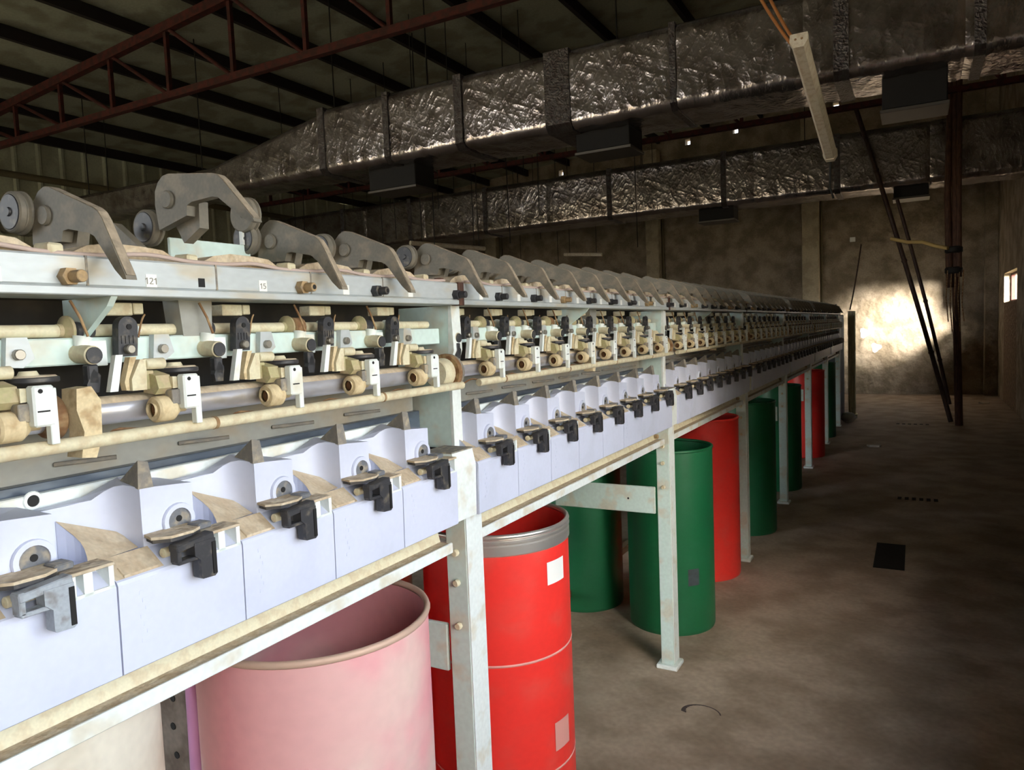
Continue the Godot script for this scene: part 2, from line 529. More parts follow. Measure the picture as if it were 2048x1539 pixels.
	# columns standing proud of the far wall
	var spots := [[-2.19, -1.84, "plastered concrete column rising beside the end of the machine"], [-5.75, -5.42, "plastered concrete column in the dark middle of the far wall"], [-10.3, -9.95, "plastered concrete column near the left end of the far wall"]]
	for q in spots:
		s = st()
		box(s, Vector3(q[0], 0, -17.7), Vector3(q[1], roof_y(q[0]) - 0.3, -17.42), 0.012)
		var c := thing("wall_column", q[2], "column", Vector3((q[0] + q[1]) / 2, 0, -17.56), "columns of the far wall")
		part(s, "shaft", M.column, c)
		s = st()
		cyl(s, Vector3(q[1] + 0.03, 0.05, -17.64), Vector3(q[1] + 0.03, 5.5, -17.64), 0.028, -1, 10)
		part(s, "downpipe", M.conduit, c)
	s = st()
	box(s, Vector3(1.22, 0, -17.7), Vector3(1.45, 6.4, -17.45), 0.01)
	var cc := thing("wall_column", "dark corner column between the far wall and the window wall", "column", Vector3(1.33, 0, -17.57), "columns of the far wall")
	part(s, "shaft", M.plaster, cc)

func roof() -> void:
	var cx := [-14.35]
	var px := []
	# purlins every 1.22 m across the pitch
	var x := 0.55
	while x > -14.0:
		px.append(x)
		x -= 1.2
	var ceil_root := Node3D.new()
	ceil_root.name = "ceiling"
	add_child(ceil_root)
	ceil_root.set_meta("kind", "structure")
	var edges := [1.8] + px + [-14.4]
	for i in edges.size() - 1:
		var a: float = edges[i]
		var b: float = edges[i + 1]
		for k in 4:
			var s := st()
			var z0 := 4.3 - k * 5.6
			var z1: float = max(z0 - 5.59, -18.0)
			var dip := rng.randf_range(-0.012, 0.012)
			prism(s, [Vector2(b, roof_y(b) + 0.02), Vector2((a + b) / 2, roof_y((a + b) / 2) + 0.02 + dip), Vector2(a, roof_y(a) + 0.02), Vector2(a, roof_y(a) + 0.12), Vector2(b, roof_y(b) + 0.12)], Vector3.ZERO, Vector3.RIGHT, Vector3.UP, Vector3.BACK, z1, z0)
			struct(s, "roof_sheet", M.sheet, ceil_root)
	for i in px.size():
		var s := st()
		var y: float = roof_y(px[i])
		box(s, Vector3(px[i] - 0.035, y - 0.15, -17.7), Vector3(px[i] + 0.035, y + 0.015, 4.05))
		single(s, "roof_purlin", M.purlin, "dark steel roof purlin, %s counted from the window wall" % ["first", "second", "third", "fourth", "fifth", "sixth", "seventh", "eighth", "ninth", "tenth", "eleventh", "twelfth", "thirteenth"][i], "purlin", Vector3(px[i], y, -8), "roof purlins")
	for tz in [[-6.5, "maroon lattice roof truss crossing above the near duct"], [-12.7, "maroon lattice roof truss seen between the two ducts"]]:
		var z: float = tz[0]
		var t := thing("roof_truss", tz[1], "truss", Vector3(-6.3, 4.9, z), "roof trusses")
		var s := st()
		prism(s, [Vector2(-14.05, roof_y(-14.05) - 0.27), Vector2(1.45, roof_y(1.45) - 0.27), Vector2(1.45, roof_y(1.45) - 0.15), Vector2(-14.05, roof_y(-14.05) - 0.15)], Vector3(0, 0, z), Vector3.RIGHT, Vector3.UP, Vector3.BACK, -0.05, 0.05)
		part(s, "top_chord", M.truss, t)
		s = st()
		box(s, Vector3(-14.05, 4.85, z - 0.045), Vector3(1.45, 4.94, z + 0.045), 0.006)
		part(s, "bottom_chord", M.truss, t)
		var k := 0
		var xx := 1.1
		while xx > -13.8:
			s = st()
			box(s, Vector3(xx - 0.025, 4.94, z - 0.025), Vector3(xx + 0.025, roof_y(xx) - 0.26, z + 0.025))
			part(s, "vertical", M.truss, t)
			if xx - 1.2 > -14.0:
				s = st()
				tube(s, [Vector3(xx, 4.9, z), Vector3(xx - 1.2, roof_y(xx - 1.2) - 0.2, z)], 0.026, 6)
				part(s, "diagonal", M.truss, t)
			xx -= 1.2
			k += 1

# ------------------------------------------------------------------ ducts
# one crumpled foil length between x0 and x1; (y0, y1) bottom and top at either end
func duct_length(root: Node3D, x0: float, x1: float, zf: float, zb: float, y0: float, ta: float, tb: float, sd: int) -> void:
	var f := FastNoiseLite.new()
	f.seed = sd
	f.frequency = 2.6
	f.fractal_type = FastNoiseLite.FRACTAL_RIDGED
	f.fractal_octaves = 3
	var nx := int(max(6, (x1 - x0) / 0.045))
	var s := st()
	soft(s)
	var rows := []
	var cz := (zf + zb) / 2
	for i in nx + 1:
		var t := float(i) / nx
		var xx: float = lerp(x0, x1, t)
		var top: float = lerp(ta, tb, t)
		var r := 0.09
		var ring := []
		# front face down, round the lower front edge, under, up the back, over the top
		var path := []
		for k in 12:
			path.append([Vector2(zf, lerp(top - 0.04, y0 + r, k / 12.0)), Vector2(1, 0)])
		for k in 7:
			var a := k / 6.0 * PI / 2
			path.append([Vector2(zf - r + r * cos(a), y0 + r - r * sin(a)), Vector2(cos(a), -sin(a))])
		for k in 8:
			path.append([Vector2(lerp(zf - r, zb + r, (k + 1) / 9.0), y0), Vector2(0, -1)])
		for k in 5:
			var a := k / 4.0 * PI / 2
			path.append([Vector2(zb + r - r * sin(a), y0 + r - r * cos(a)), Vector2(-sin(a), -cos(a))])
		for k in 4:
			path.append([Vector2(zb, lerp(y0 + r, top - 0.04, (k + 1) / 5.0)), Vector2(-1, 0)])
		path.append([Vector2(zb + 0.04, top), Vector2(0, 1)])
		path.append([Vector2(zf - 0.04, top), Vector2(0, 1)])
		for q in path:
			var p: Vector2 = q[0]
			var n: Vector2 = q[1]
			var d := (f.get_noise_3d(xx * 2.2, p.y * 0.55, p.x * 0.55) - 0.1) * (0.003 + 0.010 * smoothstep(0.25, 0.05, p.y - y0))
			d += f.get_noise_3d(xx * 0.5 + 40, p.y * 0.35, p.x * 0.4) * 0.008
			if i == 0 or i == nx:
				d = -0.004
			p += n * d
			ring.append(Vector3(xx, p.y, p.x))
		rows.append(ring)
	var mid := Vector3(0, 0, cz)
	for i in nx:
		var np: int = rows[0].size()
		for k in np:
			var k2 := (k + 1) % np
			var a: Vector3 = rows[i][k]
			var c: Vector3 = rows[i + 1][k2]
			mid.y = (y0 + ta) / 2
			var n := (a + c) * 0.5 - Vector3((a.x + c.x) / 2, (y0 + lerp(ta, tb, 0.5)) / 2, cz)
			quad(s, a, rows[i + 1][k], c, rows[i][k2], n)
	part(s, "foil_length", M.foil, root)

func duct_band(root: Node3D, xx: float, w: float, zf: float, zb: float, y0: float, y1: float) -> void:
	var s := st()
	var g := 0.016
	prism(s, [Vector2(zf + g, y1 + g), Vector2(zf + g, y0 + 0.05), Vector2(zf - 0.05, y0 - g), Vector2(zb + 0.05, y0 - g), Vector2(zb - g, y0 + 0.05), Vector2(zb - g, y1 + g)], Vector3.ZERO, Vector3.BACK, Vector3.UP, Vector3.RIGHT, xx - w / 2, xx + w / 2)
	part(s, "tape_band", M.foil_tape, root)

func duct_outlet(root: Node3D, xa: float, xb: float, ya: float, yb: float, z0: float, z1: float) -> void:
	var s := st()
	box(s, Vector3(xa, ya + 0.03, z0), Vector3(xb, yb, z1), 0.008)
	var o := part(s, "air_outlet", M.vent, root, "black sheet outlet box under the duct")
	s = st()
	box(s, Vector3(xa - 0.015, ya, z0 - 0.015), Vector3(xb + 0.015, ya + 0.03, z1 + 0.015), 0.004)
	part(s, "flange", M.vent_edge, o)

func ducts() -> void:
	var d := thing("air_duct", "near foil-wrapped air duct crossing the shed under the roof", "duct", Vector3(-6, 3.70, -7.4), "foil-wrapped air ducts")
	var xs := [1.44, 0.35, -0.85, -2.0, -3.2, -4.35, -5.4, -6.4]
	for i in xs.size() - 1:
		duct_length(d, xs[i + 1], xs[i], -7.0, -7.8, 3.70, 4.47, 4.47, 100 + i)
	duct_length(d, -8.4, -6.4, -7.05, -7.7, 3.72, 4.09, 4.46, 120)
	duct_length(d, -11.0, -8.4, -7.1, -7.65, 3.72, 4.08, 4.09, 121)
	duct_length(d, -14.04, -11.0, -7.1, -7.65, 3.72, 4.08, 4.08, 122)
	for q in [[-3.2, 0.28], [-4.4, 0.1], [-2.0, 0.06], [-0.55, 0.12], [-5.4, 0.08], [0.45, 0.08]]:
		duct_band(d, q[0], q[1], -7.0, -7.8, 3.70, 4.47)
	duct_band(d, -6.4, 0.1, -7.0, -7.8, 3.70, 4.47)
	duct_outlet(d, -0.25, 0.24, 3.40, 3.71, -7.65, -7.25)
	duct_outlet(d, -3.12, -2.53, 3.47, 3.71, -7.65, -7.25)
	duct_outlet(d, -5.9, -5.2, 3.42, 3.71, -7.65, -7.25)
	d = thing("air_duct", "far foil-wrapped air duct hanging parallel behind the near one", "duct", Vector3(-6, 3.69, -13.5), "foil-wrapped air ducts")
	xs = [1.44, 0.2, -1.1, -2.4, -3.7, -5.0, -6.3, -7.7, -9.2, -10.8, -12.4, -14.04]
	for i in xs.size() - 1:
		duct_length(d, xs[i + 1], xs[i], -13.1, -13.9, 3.69, 4.6, 4.6, 140 + i)
	for q in [-1.1, -2.9, -5.0, -7.7, -9.6, -11.5]:
		duct_band(d, q, 0.09, -13.1, -13.9, 3.69, 4.6)
	duct_outlet(d, -0.3, 0.19, 3.50, 3.7, -13.7, -13.3)
	duct_outlet(d, -3.39, -2.78, 3.46, 3.7, -13.7, -13.3)
	# hangers
	var k := 0
	for q in [[-0.1, -7.05, 4.48], [-2.6, -7.05, 4.48], [-4.9, -7.05, 4.48], [-6.3, -7.05, 4.48], [-8.9, -7.15, 4.1], [-11.6, -7.15, 4.1], [-1.6, -13.15, 4.61], [-4.4, -13.15, 4.61], [-7.0, -13.15, 4.61], [-10, -13.15, 4.61]]:
		var s := st()
		cyl(s, Vector3(q[0], q[2] - 0.02, q[1] - 0.1), Vector3(q[0], roof_y(q[0]) + 0.01, q[1] - 0.1), 0.008, -1, 6)
		single(s, "duct_hanger", M.wire, "thin dark rod holding an air duct up to the roof", "hanger rod", Vector3(q[0], q[2], q[1] - 0.1), "rods carrying the air ducts")
		k += 1

# ------------------------------------------------------------------ the machine
func sec_label(i: int) -> String:
	return ["nearest", "second", "third", "fourth", "fifth", "sixth", "seventh"][i]

func unit_z(si: int, L: float, j: int) -> float:
	return L + 0.206 + (PITCH if si > 0 else 0.2145) * (7 - j)

func machine() -> void:
	var unit0 := spinning_unit()
	var unit1 := spinning_unit(0.098)
	var guide0 := takeup_guide()
	var arm0 := cradle_arm()
	var first := true
	for si in 7:
		var L := POST0 - SECTION * si     # the post at the far end of this section
		section_rails(si, L)
		post(si, L)
		for j in 8:
			# j counts from the near end of the section
			var zu := unit_z(si, L, j)
			if zu > -0.2:
				continue
			var which := "%s in the %s machine section" % [ORD[j], sec_label(si)]
			var light_clamp := si == 0 and j == 3
			var U := Vector3(0, 0, zu)
			var n1 := "lavender spinning unit box, %s" % which
			var n2 := "cream yarn take-up guide with rubber roller, %s" % which
			var n3 := "bent grey cradle arm above the rail, %s" % which
			if first:
				unit0.position += U
				unit0.scale.z = 1.019
				guide0.position += U
				arm0.position += U
				unit0.set_meta("label", n1)
				guide0.set_meta("label", n2)
				arm0.set_meta("label", n3)
				first = false
				continue
			var base := Vector3(0, 0, zu)
			var un: Node3D = null
			if j == 0 and si == 1:
				un = unit1
				un.position.z = zu
				un.set_meta("label", n1)
			else:
				un = copy(unit1 if j == 0 else unit0, Vector3(unit0.position.x, unit0.position.y, unit0.get_meta("z0") + zu), n1)
			un.scale.z = 1.019 if si == 0 else 1.0
			if light_clamp:
				un.get_node("clamp_lever").set_surface_override_material(0, M.pale_clamp)
			copy(guide0, Vector3(guide0.position.x, guide0.position.y, guide0.get_meta("z0") + zu), n2)
			if si == 0 and j == 5:
				var r := copy(arm0, Vector3.ZERO, "bent grey cradle arm swung up above the others, sixth in the nearest section")
				var B := Basis(Vector3.BACK, deg_to_rad(14.8))
				var b0 := Vector3(arm0.position.x, arm0.position.y, 0)
				r.basis = B
				r.position = Vector3(-1.091, 1.932, arm0.get_meta("z0") + zu) - B * (Vector3(-1.106, 1.886, 0) - b0)
				r.position.z = arm0.get_meta("z0") + zu + 0.028
				var disc: Node3D = r.get_node("spool_disc")      # the disc stays down on its seat
				disc.transform = r.transform.affine_inverse() * Transform3D(Basis(), Vector3(arm0.position.x, arm0.position.y, arm0.get_meta("z0") + zu)) * disc.transform
			else:
				var a := copy(arm0, Vector3(arm0.position.x, arm0.position.y, arm0.get_meta("z0") + zu), n3)
				a.rotation.z = deg_to_rad(rng.randf_range(-1.2, 1.2)) if si > 0 else 0.0
	for o in [unit0, unit1, guide0, arm0]:
		o.remove_meta("z0")
	for o in get_children():
		if o.has_meta("z0"):
			o.remove_meta("z0")
	# open cradle frame beside the raised arm
	var cf := thing("mint_bracket", "mint plate with an upright grey disc behind the swung-up arm", "bracket", Vector3(-1.167, 1.779, -0.96))
	var q := st()
	box(q, Vector3(-1.171, 1.779, -1.05), Vector3(-1.164, 1.843, -0.868), 0.001)
	part(q, "plate", M.mint, cf)
	q = st()
	box(q, Vector3(-1.172, 1.843, -1.045), Vector3(-1.162, 1.89, -1.03), 0.001)
	part(q, "upright", M.white_metal, cf)
	q = st()
	lathe(q, [Vector2(0, 0), Vector2(0.033, 0), Vector2(0.036, 0.003), Vector2(0.036, 0.006), Vector2(0.032, 0.008), Vector2(0.032, 0.010), Vector2(0.035, 0.012), Vector2(0.034, 0.019), Vector2(0.031, 0.021), Vector2(0.006, 0.020), Vector2(0, 0.023)], Vector3(-1.160, 1.901, -1.05), Vector3.BACK, 30)
	part(q, "disc", M.arm, cf)
	q = st()
	xyprism(q, [Vector2(-1.215, 1.85), Vector2(-1.195, 1.862), Vector2(-1.13, 1.815), Vector2(-1.14, 1.80)], -0.80, -0.785)
	part(q, "catch_lever", M.arm, cf)
	# added dark box that stops light coming through behind the units
	var s := st()
	box(s, Vector3(-1.95, 1.13, -12.3), Vector3(-1.22, 1.74, 0.6), 0.01)
	var c := thing("added_core_box", "long added dark box blocking light inside the spinning machine", "casing", Vector3(-1.58, 1.13, -6))
	part(s, "shell", M.casing, c)
	# control cabinet at the far end and the fluted cream panel beyond it
	c = thing("end_cabinet", "dark blue-grey control cabinet closing the far end of the machine", "cabinet", Vector3(-1.5, 0, -12.9))
	s = st()
	box(s, Vector3(-2.0, 0.06, -13.4), Vector3(-1.04, 1.72, -12.34), 0.015)
	part(s, "body", M.cabinet, c)
	s = st()
	box(s, Vector3(-1.045, 0.1, -13.3), Vector3(-1.03, 1.66, -12.9), 0.004)
	part(s, "door", M.cabinet, c)
	s = st()
	box(s, Vector3(-1.045, 0.1, -12.86), Vector3(-1.03, 1.66, -12.44), 0.004)
	part(s, "door", M.cabinet, c)
	s = st()
	box(s, Vector3(-1.95, 0, -13.35), Vector3(-1.1, 0.06, -12.4))
	part(s, "plinth", M.casing, c)
	s = st()
	for k in 4:
		box(s, Vector3(-0.99 + k * 0.029, 0.05, -13.56), Vector3(-0.967 + k * 0.029, 1.78, -13.52), 0.004)
	box(s, Vector3(-0.99, 0.05, -13.6), Vector3(-0.876, 1.78, -13.55))
	c = thing("fluted_panel", "narrow cream fluted panel standing at the far machine end", "panel", Vector3(-0.93, 0, -13.57))
	part(s, "board", M.endpanel, c)
	s = st()
	box(s, Vector3(-1.01, 0, -13.66), Vector3(-0.85, 0.05, -13.47), 0.008)
	part(s, "foot", M.endpanel, c)
	s = st()
	tube(s, sag(Vector3(-0.955, 1.80, -13.53), Vector3(-0.80, 2.9, -13.9), 0.06), 0.012, 6)
	single(s, "limp_cable", M.bamboo, "dark cable running up from the fluted cream panel", "cable", Vector3(-0.95, 1.8, -13.53))

# near: how far the hood reaches towards the camera; it stops short where a post stands in the way
func spinning_unit(near := 0.1625) -> Node3D:
	var base := Vector3(-1.02, 1.194, 0)
	var r := thing("spinning_unit", "", "spinning unit", base, "spinning unit boxes along the machine")
	r.set_meta("z0", 0.0)
	var u0 := -0.0985
	var u1 := 0.1095
	var s := st()
	xyprism(s, [Vector2(-1.06, 1.196), Vector2(-0.968, 1.194), Vector2(-0.9645, 1.1965), Vector2(-0.9622, 1.318), Vector2(-0.9622, 1.322), Vector2(-0.9645, 1.327), Vector2(-1.004, 1.352), Vector2(-1.06, 1.352)], u0, u1)
	part(s, "front_panel", M.cover, r)
	# faint raised marks on the panel, one above the other
	s = st()
	for k in 7:
		var y := 1.303 - k * 0.0115
		box(s, Vector3(-0.966, y - 0.0030, 0.062), Vector3(-0.9621 - (1.318 - y) * 0.019 + 0.0004, y + 0.0030, 0.080 - 0.004 * (k % 3)))
	part(s, "raised_mark", M.cover, r)
	# dusty ledge with its low plate
	s = st()
	xyprism(s, [Vector2(-0.967, 1.3265), Vector2(-0.9675, 1.329), Vector2(-1.003, 1.3545), Vector2(-1.004, 1.351)], 0.036, u1 - 0.001)
	part(s, "dust_layer", M.dust, r)
	s = st()
	xyprism(s, [Vector2(-0.968, 1.328), Vector2(-0.968, 1.333), Vector2(-0.982, 1.342), Vector2(-0.984, 1.338)], 0.044, 0.096)
	part(s, "ledge_plate", M.dust, r)
	# upper body: column and scooped recess, its top edge dipping along the recess
	s = st()
	var plan := [Vector3(-1.004, -0.046, 1.434), Vector3(-1.004, 0.041, 1.442), Vector3(-1.018, 0.0425, 1.4445), Vector3(-1.034, 0.0455, 1.446), Vector3(-1.048, 0.052, 1.444), Vector3(-1.057, 0.062, 1.438), Vector3(-1.063, 0.078, 1.428), Vector3(-1.067, 0.094, 1.427), Vector3(-1.068, near, 1.427), Vector3(-1.088, near, 1.427), Vector3(-1.088, 0.078, 1.430), Vector3(-1.088, 0.02, 1.450), Vector3(-1.088, -0.046, 1.436)]
	var P2 := PackedVector2Array()
	for p in plan:
		P2.append(Vector2(p.x, p.y))
	flat(s)
	for i in plan.size():
		var a: Vector3 = plan[i]
		var b: Vector3 = plan[(i + 1) % plan.size()]
		if i == 1:
			soft(s)
		elif i == 8:
			flat(s)
		var n := Vector3(-(b.y - a.y), 0, (b.x - a.x))
		var ctr := Vector3(-1.075, 0, 0.0)
		if i < 8 and n.dot(Vector3(1, 0, 0.6)) < 0 or i >= 8 and n.dot(Vector3(-1, 0, 0)) < 0:
			n = -n
		if i == 12:
			n = Vector3(0, 0, -1)
		if i == 8:
			n = Vector3(0, 0, 1)
		quad(s, Vector3(a.x, 1.340, a.y), Vector3(b.x, 1.340, b.y), Vector3(b.x, b.z, b.y), Vector3(a.x, a.z, a.y), n)
	flat(s)
	var ix := Geometry2D.triangulate_polygon(P2)
	for k in range(0, ix.size(), 3):
		var q := []
		for m in 3:
			var p: Vector3 = plan[ix[k + m]]
			q.append(Vector3(p.x, p.z, p.y))
		tri(s, q[0], q[1], q[2], Vector3.UP)
	part(s, "hood", M.cover, r)
	# dusty ramp lying in the recess
	s = st()
	soft(s)
	var g := []
	for i in 7:
		var row := []
		var t := i / 6.0
		for k in 7:
			var v := k / 6.0
			var xb: float = lerp(-1.0665, -1.047, t * t)
			var yb: float = lerp(1.409, 1.374, t)
			var x: float = lerp(xb, lerp(-0.996, -1.006, t), v)
			var y: float = lerp(yb, 1.3555, pow(v, 0.85))
			row.append(Vector3(x, y, lerp(min(0.128, near) - 0.012 * sin(v * PI), 0.048, t)))
		g.append(row)
	for i in 6:
		for k in 6:
			quad(s, g[i][k], g[i + 1][k], g[i + 1][k + 1], g[i][k + 1], Vector3.UP)
	flat(s)
	part(s, "dusty_ramp", M.dust, r)
	s = st()
	flat(s)
	for k in 6:
		var a: Vector3 = g[0][k]
		var b: Vector3 = g[0][k + 1]
		quad(s, a - Vector3.UP * 0.0005, b - Vector3.UP * 0.0005, Vector3(b.x, 1.345, b.z), Vector3(a.x, 1.345, a.z), Vector3(0.3, 0, 1))
	part(s, "ramp_side", M.cover, r)
	# grey pyramid cap
	s = st()
	flat(s)
	var a0 := Vector3(-1.003, 1.441, 0.0435)
	var b0 := Vector3(-1.003, 1.440, 0.019)
	var c0 := Vector3(-1.06, 1.449, 0.034)
	var d0 := Vector3(-1.06, 1.448, 0.012)
	var t0 := Vector3(-1.014, 1.482, 0.034)
	var t1 := Vector3(-1.007, 1.479, 0.0225)
	tri(s, a0, c0, t0, Vector3(0.2, 0.5, 1))
	quad(s, a0, b0, t1, t0, Vector3(1, 0.2, 0.2))
	quad(s, b0, d0, t0, t1, Vector3(0, 0.4, -1))
	tri(s, c0, d0, t0, Vector3(-1, 1, 0))
	part(s, "pyramid_cap", M.cap, r)
	# bearing ring and hub low on the column
	s = st()
	lathe(s, [Vector2(0.0195, 0.0), Vector2(0.0195, 0.006), Vector2(0.0265, 0.006), Vector2(0.0275, 0.003), Vector2(0.0275, 0)], Vector3(-1.0045, 1.380, -0.018), Vector3.RIGHT, 24)
	part(s, "bearing_ring", M.cover, r)
	s = st()
	cyl(s, Vector3(-1.0045, 1.380, -0.018), Vector3(-1.0015, 1.380, -0.018), 0.0195, -1, 24)
	part(s, "bearing_face", M.grey_plastic, r)
	s = st()
	cyl(s, Vector3(-1.002, 1.383, -0.018), Vector3(-1.0005, 1.383, -0.018), 0.005, -1, 12)
	part(s, "bearing_bore", M.black, r)
	# block with square slots at the far half of the ledge
	var blk := st()
	for q in [[-0.097, -0.090], [-0.068, -0.056], [-0.046, -0.040]]:
		box(blk, Vector3(-0.995, 1.322, q[0]), Vector3(-0.9625, 1.354, q[1]))
	box(blk, Vector3(-1.0, 1.322, -0.097), Vector3(-0.992, 1.354, -0.040))
	box(blk, Vector3(-1.0, 1.322, -0.097), Vector3(-0.9625, 1.327, -0.040))
	part(blk, "slotted_block", M.white_metal, r)
	s = st()
	box(s, Vector3(-1.002, 1.354, -0.099), Vector3(-0.9615, 1.3585, -0.038), 0.001)
	part(s, "dust_layer", M.dust, r)
	# clamp: dark frame with a hanging finger
	s = st()
	box(s, Vector3(-0.955, 1.353, -0.028), Vector3(-0.935, 1.364, 0.036), 0.0015, Basis(Vector3.RIGHT, 0.10), Vector3(-0.945, 1.358, 0.0))
	box(s, Vector3(-0.953, 1.334, 0.028), Vector3(-0.936, 1.362, 0.0355), 0.001)
	box(s, Vector3(-0.953, 1.331, -0.002), Vector3(-0.936, 1.337, 0.034), 0.001)
	zyprism(s, [Vector2(-0.028, 1.357), Vector2(-0.028, 1.302), Vector2(-0.024, 1.299), Vector2(-0.003, 1.3005), Vector2(-0.001, 1.303), Vector2(-0.001, 1.33), Vector2(0.008, 1.338), Vector2(0.008, 1.357)], -0.953, -0.934)
	part(s, "clamp_lever", M.dark, r)
	s = st()
	box(s, Vector3(-0.934, 1.303, -0.0275), Vector3(-0.9325, 1.352, -0.021))
	part(s, "finger_groove", M.black, r)
	# dusty flat arm over the clamp and the little cream drum below it
	s = st()
	prism(s, [Vector2(-0.965, -0.03), Vector2(-0.952, -0.005), Vector2(-0.955, 0.03), Vector2(-0.975, 0.048), Vector2(-1.003, 0.04), Vector2(-1.003, -0.03)], Vector3(0, 1.3685, 0), Vector3.RIGHT, Vector3.BACK, Vector3.UP, 0.0, 0.004)
	part(s, "flat_arm", M.dust, r)
	s = st()
	prism(s, [Vector2(-0.967, -0.028), Vector2(-0.955, -0.004), Vector2(-0.958, 0.029), Vector2(-0.976, 0.045), Vector2(-1.001, 0.038), Vector2(-1.001, -0.028)], Vector3(0, 1.3625, 0), Vector3.RIGHT, Vector3.BACK, Vector3.UP, 0.0, 0.006)
	part(s, "arm_underside", M.dark, r)
	s = st()
	cyl(s, Vector3(-0.972, 1.346, 0.034), Vector3(-0.972, 1.346, -0.012), 0.0075, -1, 12, 0.001)
	cyl(s, Vector3(-0.972, 1.352, -0.012), Vector3(-0.972, 1.352, -0.03), 0.009, -1, 6)
	part(s, "drum", M.cream, r)
	s = st()
	box(s, Vector3(-0.99, 1.366, -0.046), Vector3(-0.962, 1.376, -0.022), 0.002)
	part(s, "pivot_block", M.grey_plastic, r)
	return r

func takeup_guide() -> Node3D:
	var base := Vector3(-1.0, 1.53, 0)
	var r := thing("takeup_guide", "", "yarn guide", base, "yarn take-up guides under the top rail")
	r.set_meta("z0", 0.0)
	var s := st()
	# black upright head with an eye
	var pts := []
	for k in 13:
		var a := PI * k / 12.0
		pts.append(Vector2(0.0215 + 0.0155 * cos(a), 1.681 + 0.0155 * sin(a)))
	pts.append_array([Vector2(0.008, 1.655), Vector2(0.010, 1.637), Vector2(0.040, 1.637), Vector2(0.039, 1.655)])
	zyprism(s, pts, -1.046, -1.031)
	for k in 4:
		box(s, Vector3(-1.031, 1.656, 0.0125 + k * 0.0062), Vector3(-1.0295, 1.668, 0.0155 + k * 0.0062))
	var head := part(s, "guide_head", M.dark, r)
	s = st()
	cyl(s, Vector3(-1.032, 1.681, 0.0205), Vector3(-1.0295, 1.681, 0.0205), 0.0042, -1, 12)
	part(s, "eye", M.black, head)
	s = st()
	cyl(s, Vector3(-1.032, 1.6475, 0.025), Vector3(-1.021, 1.6475, 0.025), 0.0072, -1, 12, 0.0015)
	part(s, "screw", M.steel, head)
	# cream blocks under the rail
	s = st()
	box(s, Vector3(-1.105, 1.700, -0.018), Vector3(-1.075, 1.7195, 0.026), 0.0015)
	box(s, Vector3(-1.105, 1.702, -0.038), Vector3(-1.077, 1.7195, -0.021), 0.0015)
	part(s, "cream_block", M.cream, r)
	s = st()
	cyl(s, Vector3(-1.075, 1.6775, 0.004), Vector3(-1.075, 1.6775, -0.014), 0.0125, 0.0105, 14, 0.001)
	cyl(s, Vector3(-1.075, 1.6775, -0.016), Vector3(-1.075, 1.6775, -0.026), 0.010, 0.005, 14)
	part(s, "cone_bush", M.white_metal, r)
	s = st()
	lathe(s, [Vector2(0, 0), Vector2(0.022, 0.0), Vector2(0.022, 0.004), Vector2(0.010, 0.010), Vector2(0.010, 0.016), Vector2(0, 0.016)], Vector3(-1.085, 1.678, 0.080), Vector3.BACK, 18)
	part(s, "thread_disc", M.olive, r)
	s = st()
	tube(s, [Vector3(-1.05, 1.72, 0.094), Vector3(-1.045, 1.695, 0.084), Vector3(-1.04, 1.668, 0.078)], 0.0022, 6)
	tube(s, sag(Vector3(-1.05, 1.70, -0.02), Vector3(-1.04, 1.665, 0.0), -0.006, 6), 0.0016, 6)
	part(s, "thread_wire", M.rust, r)
	# lavender lug with bolt on the mounting bar
	s = st()
	zyprism(s, [Vector2(-0.058, 1.669), Vector2(-0.032, 1.669), Vector2(-0.028, 1.63), Vector2(-0.05, 1.628), Vector2(-0.066, 1.64)], -1.060, -1.048)
	part(s, "lug", M.rail, r)
	s = st()
	cyl(s, Vector3(-1.049, 1.646, -0.044), Vector3(-1.040, 1.646, -0.044), 0.0075, -1, 10, 0.001)
	part(s, "bolt", M.steel, r)
	# round knob with slotted end
	s = st()
	cyl(s, Vector3(-1.075, 1.645, 0.083), Vector3(-1.022, 1.641, 0.083), 0.0135, -1, 18, 0.0015)
	var kn := part(s, "knob", M.cream, r)
	s = st()
	cyl(s, Vector3(-1.0225, 1.641, 0.083), Vector3(-1.0195, 1.641, 0.083), 0.0118, -1, 18)
	part(s, "slotted_face", M.dark, kn)
	s = st()
	cyl(s, Vector3(-1.055, 1.653, 0.080), Vector3(-1.055, 1.668, 0.077), 0.010, 0.013, 14)
	part(s, "cup", M.white_metal, r)
	s = st()
	box(s, Vector3(-1.052, 1.625, 0.048), Vector3(-1.045, 1.662, 0.074), 0.001)
	part(s, "bracket_plate", M.white_metal, r)
	# slanted white post
	s = st()
	zyprism(s, [Vector2(0.055, 1.640), Vector2(0.066, 1.640), Vector2(0.078, 1.588), Vector2(0.066, 1.588)], -1.008, -0.998)
	part(s, "slant_post", M.white_metal, r)
	s = st()
	zyprism(s, [Vector2(0.076, 1.612), Vector2(0.086, 1.622), Vector2(0.097, 1.60), Vector2(0.095, 1.588), Vector2(0.080, 1.588)], -1.03, -1.02)
	box(s, Vector3(-1.035, 1.600, 0.078), Vector3(-1.02, 1.628, 0.094), 0.002)
	part(s, "black_catch", M.dark, r)
	# cream bracket: plate, horizontal barrel, olive blocks
	s = st()
	zyprism(s, [Vector2(0.021, 1.632), Vector2(0.031, 1.632), Vector2(0.046, 1.604), Vector2(0.046, 1.587), Vector2(0.023, 1.587)], -1.006, -0.995)
	part(s, "upright_plate", M.cream, r)
	s = st()
	zyprism(s, [Vector2(0.033, 1.636), Vector2(0.043, 1.636), Vector2(0.054, 1.60), Vector2(0.052, 1.588), Vector2(0.047, 1.588), Vector2(0.047, 1.604)], -1.012, -1.000)
	part(s, "side_plate", M.rubber, r)
	s = st()
